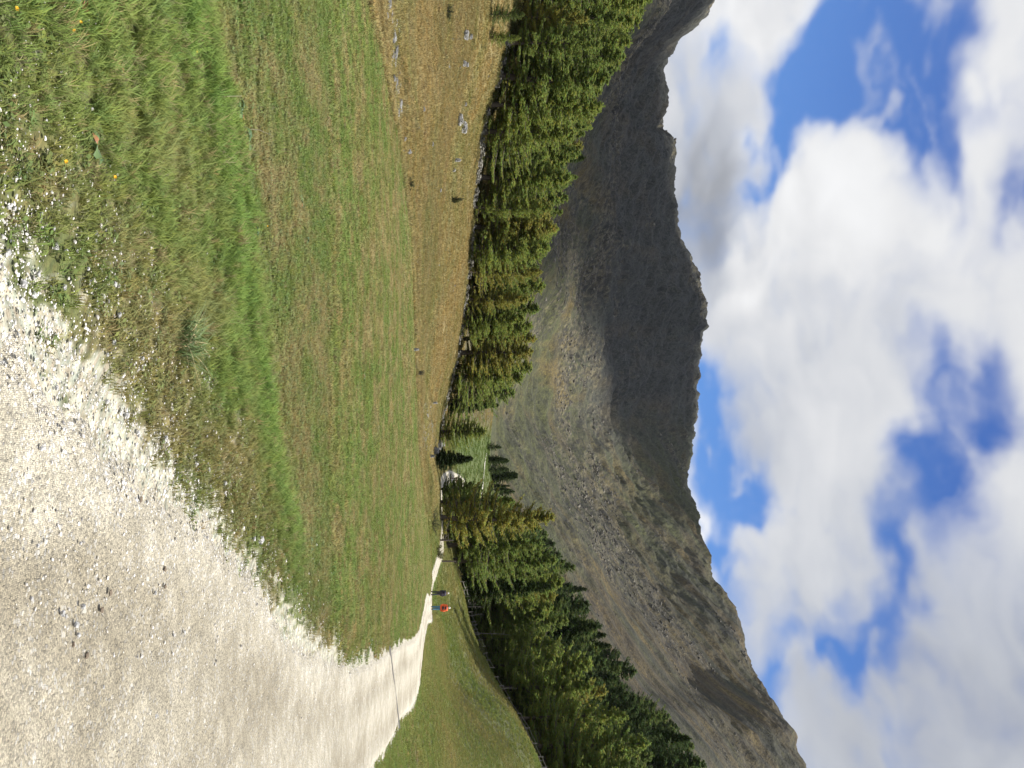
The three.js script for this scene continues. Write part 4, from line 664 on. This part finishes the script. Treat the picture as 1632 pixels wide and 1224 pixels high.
// far white track across the valley meadow
{
  const line = [[774.5, 722], [772, 738], [770.5, 752], [769, 766], [767, 782], [764, 800]], pos = [], idx = [];
  const pts = line.map(([px, py]) => hitGround(px, py, 180, 420)).filter(Boolean);
  pts.forEach((p, j) => { for (const s of [-1, 1]) pos.push(p.x, groundAt(p.x, p.d + s * 1.0) + 0.15, -(p.d + s * 1.0)); if (j) { const a = (j - 1) * 2; idx.push(a, a + 2, a + 1, a + 1, a + 2, a + 3); } });
  const g = new THREE.BufferGeometry(); g.setAttribute('position', new THREE.Float32BufferAttribute(pos, 3)); g.setIndex(idx); g.computeVertexNormals(); if (pts.length > 1) structure('far_track', g, new THREE.MeshStandardMaterial({ color: new THREE.Color().setRGB(0.55, 0.52, 0.46), roughness: 1, side: THREE.DoubleSide }));
}
// drainage channel across the track
{
  const A = hitGround(618, 1031), B = hitGround(634, 1160), o = thing('drainage_channel', 'thin dark steel drainage channel laid across the gravel track', 'drain'), steel = new THREE.MeshStandardMaterial({ color: new THREE.Color().setRGB(0.22, 0.21, 0.20), roughness: 0.6, metalness: 0.6 });
  const a = V(A.x, 0, -A.d), b = V(B.x, 0, -B.d), dir = b.clone().sub(a), len = dir.length(), ang = Math.atan2(-dir.z, dir.x), mid = a.clone().add(b).multiplyScalar(0.5); o.position.set(mid.x, groundAt(mid.x, -mid.z) + 0.05, mid.z); o.rotation.y = ang;
  for (const z of [-0.022, 0.022]) { const m = mesh('rail', new THREE.BoxGeometry(len, 0.04, 0.01), steel, o); m.position.set(0, 0.0, z); } const f = mesh('floor', new THREE.BoxGeometry(len, 0.02, 0.033), steel, o); f.position.y = -0.012;
}
// dung and dark clods on the track
{
  const mat = new THREE.MeshStandardMaterial({ color: new THREE.Color().setRGB(0.15, 0.115, 0.08), roughness: 1 }), C = [[209, 796, 7, 14, 'upper dark clod on the track beside the verge'], [247, 907, 5, 13, 'long dark clod in the wheel track, upper of two'], [248, 935, 5, 10, 'dark clod in the wheel track, lower of two'], [118, 1045, 9, 10, 'dark brown clod low in the middle of the track'], [157, 945, 8, 12, 'brown smear of dung on the track'], [143, 972, 9, 12, 'brown dung crumb beside the smear'], [95, 1028, 5, 9, 'small dark clod near the brown one on the track'], [82, 1157, 6, 8, 'dark clod near the bottom edge of the picture'], [247, 1128, 5, 12, 'dark flat clod beside a pale stone on the track']];
  C.forEach(([px, py, hx, wy, label], i) => { const h = hitGround(px, py), k = h.d / FOC, m = mesh('clod', stoneGeo(50 + i, 2, 0.6, 0.6), mat, scene); m.scale.set(wy * k * 0.42, 0.007, hx * k * 0.8); m.position.copy(onGround(h.x, h.d, 0.05)); tag(m, label, 'clod', 'dark clods on the track'); });
}
console.log('fences done');

// ------------------------------------------------------------------ plants of the verge
const dockGreen = new THREE.MeshPhysicalMaterial({ color: new THREE.Color().setRGB(0.13, 0.20, 0.075), roughness: 0.6, transmission: 0.25, thickness: 0, ior: 1.3, side: THREE.DoubleSide }), dockBrown = new THREE.MeshPhysicalMaterial({ color: new THREE.Color().setRGB(0.30, 0.135, 0.06), roughness: 0.8, transmission: 0.2, thickness: 0, ior: 1.3, side: THREE.DoubleSide }), dockDark = new THREE.MeshPhysicalMaterial({ color: new THREE.Color().setRGB(0.07, 0.125, 0.045), roughness: 0.6, transmission: 0.2, thickness: 0, ior: 1.3, side: THREE.DoubleSide });
function bigLeaf(len, wid, curl, wave) { const s = new Soup(), n = 7; let pa, pb, pc; for (let k = 0; k <= n; k++) { const t = k / n, w = wid * Math.pow(Math.sin(Math.PI * (0.06 + 0.94 * t) ** 0.8), 0.8) * 0.5, z = len * (t - 0.15 * curl * t * t), y = len * (0.55 * t - curl * t * t) + wave * Math.sin(k * 2.1) * 0.01; const a = s.v(-w, y + w * 0.35 + wave * 0.012 * Math.sin(k * 3), z), b = s.v(0, y, z), c = s.v(w, y + w * 0.35 + wave * 0.012 * Math.cos(k * 2.7), z); if (k) { s.quad(pa, pb, b, a); s.quad(pb, pc, c, b); } pa = a; pb = b; pc = c; } return s.geo(); }
const LEAVES = [bigLeaf(0.16, 0.075, 0.55, 1), bigLeaf(0.13, 0.07, 0.65, -1), bigLeaf(0.19, 0.08, 0.6, 0.6)];
const DOCKS = [[182, 128, 1.1, 9, 0.45, 'broad-leaved dock with rusty brown leaves in the long grass'], [478, 322, 0.9, 8, 0.1, 'green dock plant standing in the mown meadow'], [488, 384, 0.7, 6, 0.1, 'small green dock plant below the larger one in the mown meadow'], [468, 838, 1.15, 9, 0.05, 'broad-leaved dock with grey-green leaves at the tip of the verge'], [492, 868, 1.0, 7, 0.1, 'dock plant beside the grey-green one at the tip of the verge'], [380, 178, 0.9, 7, 0.2, 'dark leafy plant at the mown edge beside a pale stalk'], [392, 225, 1.0, 8, 0.15, 'dark leafy plant at the mown edge, lower of two'], [145, 232, 0.9, 7, 0.1, 'broad green plantain low in the verge grass'], [405, 372, 0.8, 6, 0.3, 'small leafy weed on the mown edge in mid meadow'], [418, 545, 0.8, 6, 0.2, 'leafy weed on the mown edge beside the lush strip'], [578, 598, 1.2, 8, 0.05, 'bright green leafy weed far out in the meadow'], [120, 20, 0.9, 8, 0.1, 'broad green leaves at the top edge of the picture']];
DOCKS.forEach(([px, py, sc, n, brown, label], i) => { const h = hitGround(px, py); if (!h) return; reseed(9000 + i); const o = thing('dock_plant', label, 'plant', 'leafy weeds in the grass', onGround(h.x, h.d, 0.0)); for (let k = 0; k < n; k++) { const m = mesh('leaf', LEAVES[k % 3], rnd() < brown ? dockBrown : rnd() < 0.4 ? dockDark : dockGreen, o), s = sc * rr(0.45, 0.85); m.scale.setScalar(s); m.rotation.set(rr(-0.25, 0.35), k * 2.4 + rr(-0.3, 0.3), rr(-0.2, 0.2), 'YXZ'); m.position.set(gauss() * 0.02, 0.01, gauss() * 0.02); } });
// coarse dark tussock
{ const h = hitGround(284, 545), o = thing('grass_tussock', 'coarse dark green grass tussock beside the gravel edge', 'tussock', null, onGround(h.x, h.d)); mesh('blades', tuftGeo(71, 130, 0.20, 1.0, 0.13, 0.007, 5), new THREE.MeshPhysicalMaterial({ color: new THREE.Color().setRGB(0.13, 0.19, 0.065), roughness: 0.8, transmission: 0.25, thickness: 0, ior: 1.3, side: THREE.DoubleSide }), o); mesh('dead_blades', tuftGeo(72, 26, 0.19, 1.2, 0.09, 0.006, 5), new THREE.MeshStandardMaterial({ color: new THREE.Color().setRGB(0.42, 0.33, 0.18), roughness: 1, side: THREE.DoubleSide }), o); }
// yellow flowers and dry stalks
{
  const petal = new THREE.MeshStandardMaterial({ color: new THREE.Color().setRGB(0.80, 0.47, 0.02), roughness: 0.8, side: THREE.DoubleSide }), stem = new THREE.MeshStandardMaterial({ color: new THREE.Color().setRGB(0.11, 0.15, 0.04), roughness: 1 }), straw = new THREE.MeshStandardMaterial({ color: new THREE.Color().setRGB(0.62, 0.53, 0.36), roughness: 1 });
  const head = (() => { const s = new Soup(); for (let k = 0; k < 26; k++) { const w = k * 2.4, r = 0.018 * (0.55 + 0.45 * (k % 3) / 2), c = Math.cos(w), q = Math.sin(w), y = 0.006 + 0.004 * ((k * 5) % 3); const a = s.v(-q * 0.0025, 0, c * 0.0025), b = s.v(q * 0.0025, 0, -c * 0.0025), d = s.v(c * r + q * 0.0025, y, q * r - c * 0.0025), e = s.v(c * r - q * 0.0025, y, q * r + c * 0.0025); s.quad(a, b, d, e); } return s.geo(); })(), stalk = (() => { const s = new Soup(); tube(s, [V(0, -0.01, 0), V(0.004, 0.04, 0), V(0.006, 0.085, 0.003)], [0.002, 0.0018, 0.0016], 5); return s.geo(); })();
  const F = [[113, 34, 'yellow flower near the top left corner, right one of two'], [102, 47, 'yellow flower near the top left corner, left one of two'], [168, 281, 'yellow flower in the verge grass between tufts'], [90, 256, 'small orange-yellow flower low in the verge'], [6, 12, 'yellow flower in the top left corner of the picture'], [390, 559, 'tiny yellow flower on the lush strip'], [340, 228, 'faded yellow flower in the long grass'], [423, 360, 'tiny yellow flower out on the mown meadow'], [308, 82, 'pale yellow flower above the brown dock leaves']];
  F.forEach(([px, py, label], i) => { const h = hitGround(px - 4, py); if (!h) return; const o = thing('yellow_flower', label, 'flower', 'yellow flowers in the grass', onGround(h.x, h.d)); mesh('stem', stalk, stem, o); const m = mesh('petals', head, petal, o); m.position.set(0.006, 0.085, 0.003); m.rotation.set(0.5, i, 0.1); o.scale.setScalar(i > 4 ? 0.42 : 0.5); });
  const S = [[345, 155, 38, 'tall pale dry stalk standing at the mown edge'], [340, 165, 14, 'short dry stalk leaning beside the tall pale one'], [395, 205, 36, 'thin dry stalk farther along the mown edge']];
  S.forEach(([px, py, len, label], i) => { const h = hitGround(px, py); if (!h) return; const o = thing('dry_stalk', label, 'stalk', 'dry stalks at the mown edge', onGround(h.x, h.d)), L = len * h.d / FOC, s = new Soup(); tube(s, [V(0, -0.01, 0), V(0.01 * (i - 1), L * 0.5, 0), V(0.03 * (i - 0.3), L, 0.01)], [0.004, 0.0035, 0.002], 5); mesh('stem', s.geo(), straw, o); });
}
console.log('plants done');

// ------------------------------------------------------------------ people
const smin = (a, b, k) => { const h = clamp(0.5 + 0.5 * (b - a) / k); return mix(b, a, h) - k * h * (1 - h); };
function capsule(px, py, pz, a, b, ra, rb) { const bx = b[0] - a[0], by = b[1] - a[1], bz = b[2] - a[2], t = clamp(((px - a[0]) * bx + (py - a[1]) * by + (pz - a[2]) * bz) / (bx * bx + by * by + bz * bz + 1e-9)); return Math.hypot(px - a[0] - bx * t, py - a[1] - by * t, pz - a[2] - bz * t) - mix(ra, rb, t); }
function fieldGeo(bones, k, centre, half, res) { // bones: [a, b, ra, rb, squashZ?]
  const mc = new MarchingCubes(res, new THREE.MeshBasicMaterial(), false, false, 90000); mc.isolation = 0; const hs = res / 2;
  for (let z = 0; z < res; z++) for (let y = 0; y < res; y++) for (let x = 0; x < res; x++) { const X = centre[0] + (x - hs) / hs * half, Y = centre[1] + (y - hs) / hs * half, Z = centre[2] + (z - hs) / hs * half; let d = 9; for (const b of bones) d = smin(d, capsule(X, Y, Z, b[0], b[1], b[2], b[3]), b[4] || k); mc.field[x + y * res + z * res * res] = -d; }
  mc.update(); const n = mc.count, g = new THREE.BufferGeometry(), p = new Float32Array(n * 3); for (let i = 0; i < n; i++) { p[i * 3] = centre[0] + mc.positionArray[i * 3] * half; p[i * 3 + 1] = centre[1] + mc.positionArray[i * 3 + 1] * half; p[i * 3 + 2] = centre[2] + mc.positionArray[i * 3 + 2] * half; }
  g.setAttribute('position', new THREE.BufferAttribute(p, 3)); const nn = new Float32Array(n * 3); for (let i = 0; i < n * 3; i++) nn[i] = mc.normalArray[i]; g.setAttribute('normal', new THREE.BufferAttribute(nn, 3)); return g;
}
function person(label, pos, turn, height, look) {
  // figure 1.72 m tall, facing -z, mid-stride; arms bent a little
  const o = thing('person', label, 'person', null, pos, turn), st = look.stride;
  const hipL = [-0.09, 0.92, 0], hipR = [0.09, 0.92, 0], kneeL = [-0.095, 0.50, -0.10 * st], kneeR = [0.095, 0.50, 0.02 * st], ankL = [-0.095, 0.08, -0.16 * st], ankR = [0.10, 0.10, 0.22 * st];
  const shL = [-0.18, 1.40, 0.01], shR = [0.18, 1.40, 0.01], elL = [-0.26, 1.13, 0.06], elR = [0.26, 1.13, 0.05], wrL = look.pack ? [-0.22, 0.93, -0.06] : [-0.25, 0.90, -0.05], wrR = [0.25, 0.91, -0.07];
  const core = [[[-0.07, 0.98, 0], [0.07, 0.98, 0], 0.12, 0.12], [[0, 1.02, 0], [0, 1.24, 0.01], 0.125, 0.135], [[-0.09, 1.32, 0.01], [0.09, 1.32, 0.01], 0.12, 0.12], [shL, shR, 0.065, 0.065], [[0, 1.40, 0.01], [0, 1.54, -0.01], 0.056, 0.052]];
  const legs = [[hipL, kneeL, 0.085, 0.058], [kneeL, ankL, 0.058, 0.04], [hipR, kneeR, 0.085, 0.058], [kneeR, ankR, 0.058, 0.04]], arms = [[shL, elL, 0.052, 0.042], [elL, wrL, 0.042, 0.029], [shR, elR, 0.052, 0.042], [elR, wrR, 0.042, 0.029]];
  const feet = [[ankL, [ankL[0], 0.045, ankL[2] - 0.14], 0.045, 0.035], [ankR, [ankR[0], 0.05, ankR[2] - 0.13], 0.045, 0.033]];
  const body = fieldGeo([...core, ...legs, ...arms, ...feet], 0.04, [0, 0.9, 0], 0.98, 96);
  const head = fieldGeo([[[0, 1.63, 0.01], [0, 1.66, 0.0], 0.085, 0.088], [[0, 1.575, -0.045], [0, 1.60, -0.04], 0.05, 0.058], [[0, 1.50, 0], [0, 1.56, 0], 0.05, 0.05], [[0, 1.635, -0.095], [0, 1.605, -0.118], 0.012, 0.017], [[-0.09, 1.64, 0.005], [-0.094, 1.60, 0.0], 0.016, 0.011], [[0.09, 1.64, 0.005], [0.094, 1.60, 0.0], 0.016, 0.011], [[-0.025, 1.573, -0.093], [0.025, 1.573, -0.093], 0.008, 0.008]], 0.018, [0, 1.61, 0], 0.17, 52);
  const hand = (w, s) => { const B = [[w, [w[0], w[1] - 0.08, w[2] - 0.01], 0.026, 0.034]]; for (let f = 0; f < 4; f++) { const z = w[2] - 0.04 + f * 0.021, l = [0.070, 0.080, 0.075, 0.058][f], a = [w[0], w[1] - 0.085, z], m = [w[0] - s * 0.008, w[1] - 0.085 - l * 0.55, z - 0.006], e = [w[0] - s * 0.028, w[1] - 0.085 - l, z - 0.012]; B.push([a, m, 0.0095, 0.0088, 0.006], [m, e, 0.0088, 0.0078, 0.006]); } B.push([[w[0], w[1] - 0.03, w[2] - 0.025], [w[0] - s * 0.01, w[1] - 0.075, w[2] - 0.062], 0.013, 0.0105, 0.01], [[w[0] - s * 0.01, w[1] - 0.075, w[2] - 0.062], [w[0] - s * 0.02, w[1] - 0.105, w[2] - 0.064], 0.0105, 0.009, 0.006]); return fieldGeo(B, 0.012, [w[0], w[1] - 0.08, w[2]], 0.13, 60); };
  mesh('body', mergeGeometries([body, head, hand(wrL, -1), hand(wrR, 1)]), new THREE.MeshStandardMaterial({ color: new THREE.Color().setRGB(0.52, 0.33, 0.24), roughness: 0.7 }), o);
  const fat = (bs, e) => bs.map(b => [b[0], b[1], b[2] + e, b[3] + e]), cloth = c => new THREE.MeshStandardMaterial({ color: new THREE.Color().setRGB(...c), roughness: 0.85 });
  mesh('jacket', fieldGeo([...fat(core.slice(0, 4), look.bulk), ...fat(arms, look.bulk * 0.8)], 0.05, [0, 1.15, 0], 0.5, 72), cloth(look.jacket), o);
  mesh('trousers', fieldGeo([[[-0.07, 0.95, 0], [0.07, 0.95, 0], 0.13, 0.13], ...fat(legs, 0.018)], 0.04, [0, 0.55, 0], 0.56, 72), cloth(look.trousers), o);
  for (const f of feet) mesh('boot', fieldGeo(fat([f, [[f[0][0], f[0][1] + 0.05, f[0][2]], f[0], 0.04, 0.045]], 0.012), 0.02, [f[0][0], 0.09, f[0][2] - 0.05], 0.2, 40), cloth([0.05, 0.04, 0.035]), o);
  mesh(look.hat ? 'hat' : 'hair', fieldGeo(look.hat ? [[[0, 1.69, 0.01], [0, 1.70, 0.0], 0.098, 0.092], [[0, 1.675, -0.06], [0, 1.67, -0.15], 0.055, 0.035, 0.02]] : [[[0, 1.66, 0.025], [0, 1.68, 0.02], 0.09, 0.088], [[0, 1.60, 0.06], [0, 1.66, 0.05], 0.06, 0.07]], 0.02, [0, 1.67, 0], 0.2, 44), cloth(look.head), o);
  const pack = mesh('backpack', fieldGeo([[[-0.07, 1.08, 0.20], [0.07, 1.08, 0.20], 0.10, 0.10], [[-0.06, 1.34, 0.18], [0.06, 1.34, 0.18], 0.085, 0.085], [[-0.03, 1.15, 0.28], [0.03, 1.15, 0.28], 0.06, 0.06]], 0.05, [0, 1.2, 0.2], 0.32, 48), cloth(look.packTone), o);
  const s = new Soup(); for (const x of [-0.11, 0.11]) tube(s, [V(x, 1.40, 0.17), V(x * 1.05, 1.50, 0.02), V(x * 1.05, 1.36, -0.15), V(x * 1.1, 1.10, -0.14)], [0.018, 0.018, 0.018, 0.016], 6); mesh('straps', s.geo(), cloth(look.packTone), pack);
  o.scale.setScalar(height / 1.78); return o;
}
{
  const a = hitGround(685.7, 969, 60, 120) || { x: 19.6, d: 86 }, b = hitGround(685.7, 945.5, 60, 120) || { x: 18.6, d: 88 };
  person('hiker in an orange jacket and blue trousers with dark backpack, walking away on the track', onGround(a.x, a.d, 0.05), -0.15, 31.4 * a.d / FOC, { stride: 0.5, bulk: 0.055, jacket: [0.80, 0.13, 0.035], trousers: [0.06, 0.17, 0.26], head: [0.75, 0.73, 0.68], packTone: [0.07, 0.025, 0.025], hat: false, pack: true });
  person('hiker in dark clothes with a pale hat, walking ahead of the orange jacket', onGround(b.x, b.d, 0.05), 0.2, 29 * b.d / FOC, { stride: 0.7, bulk: 0.03, jacket: [0.035, 0.03, 0.045], trousers: [0.03, 0.035, 0.045], head: [0.70, 0.68, 0.60], packTone: [0.045, 0.035, 0.06], hat: true, pack: true });
  console.log('people at', a, b);
}
renderer.render(scene, camera);
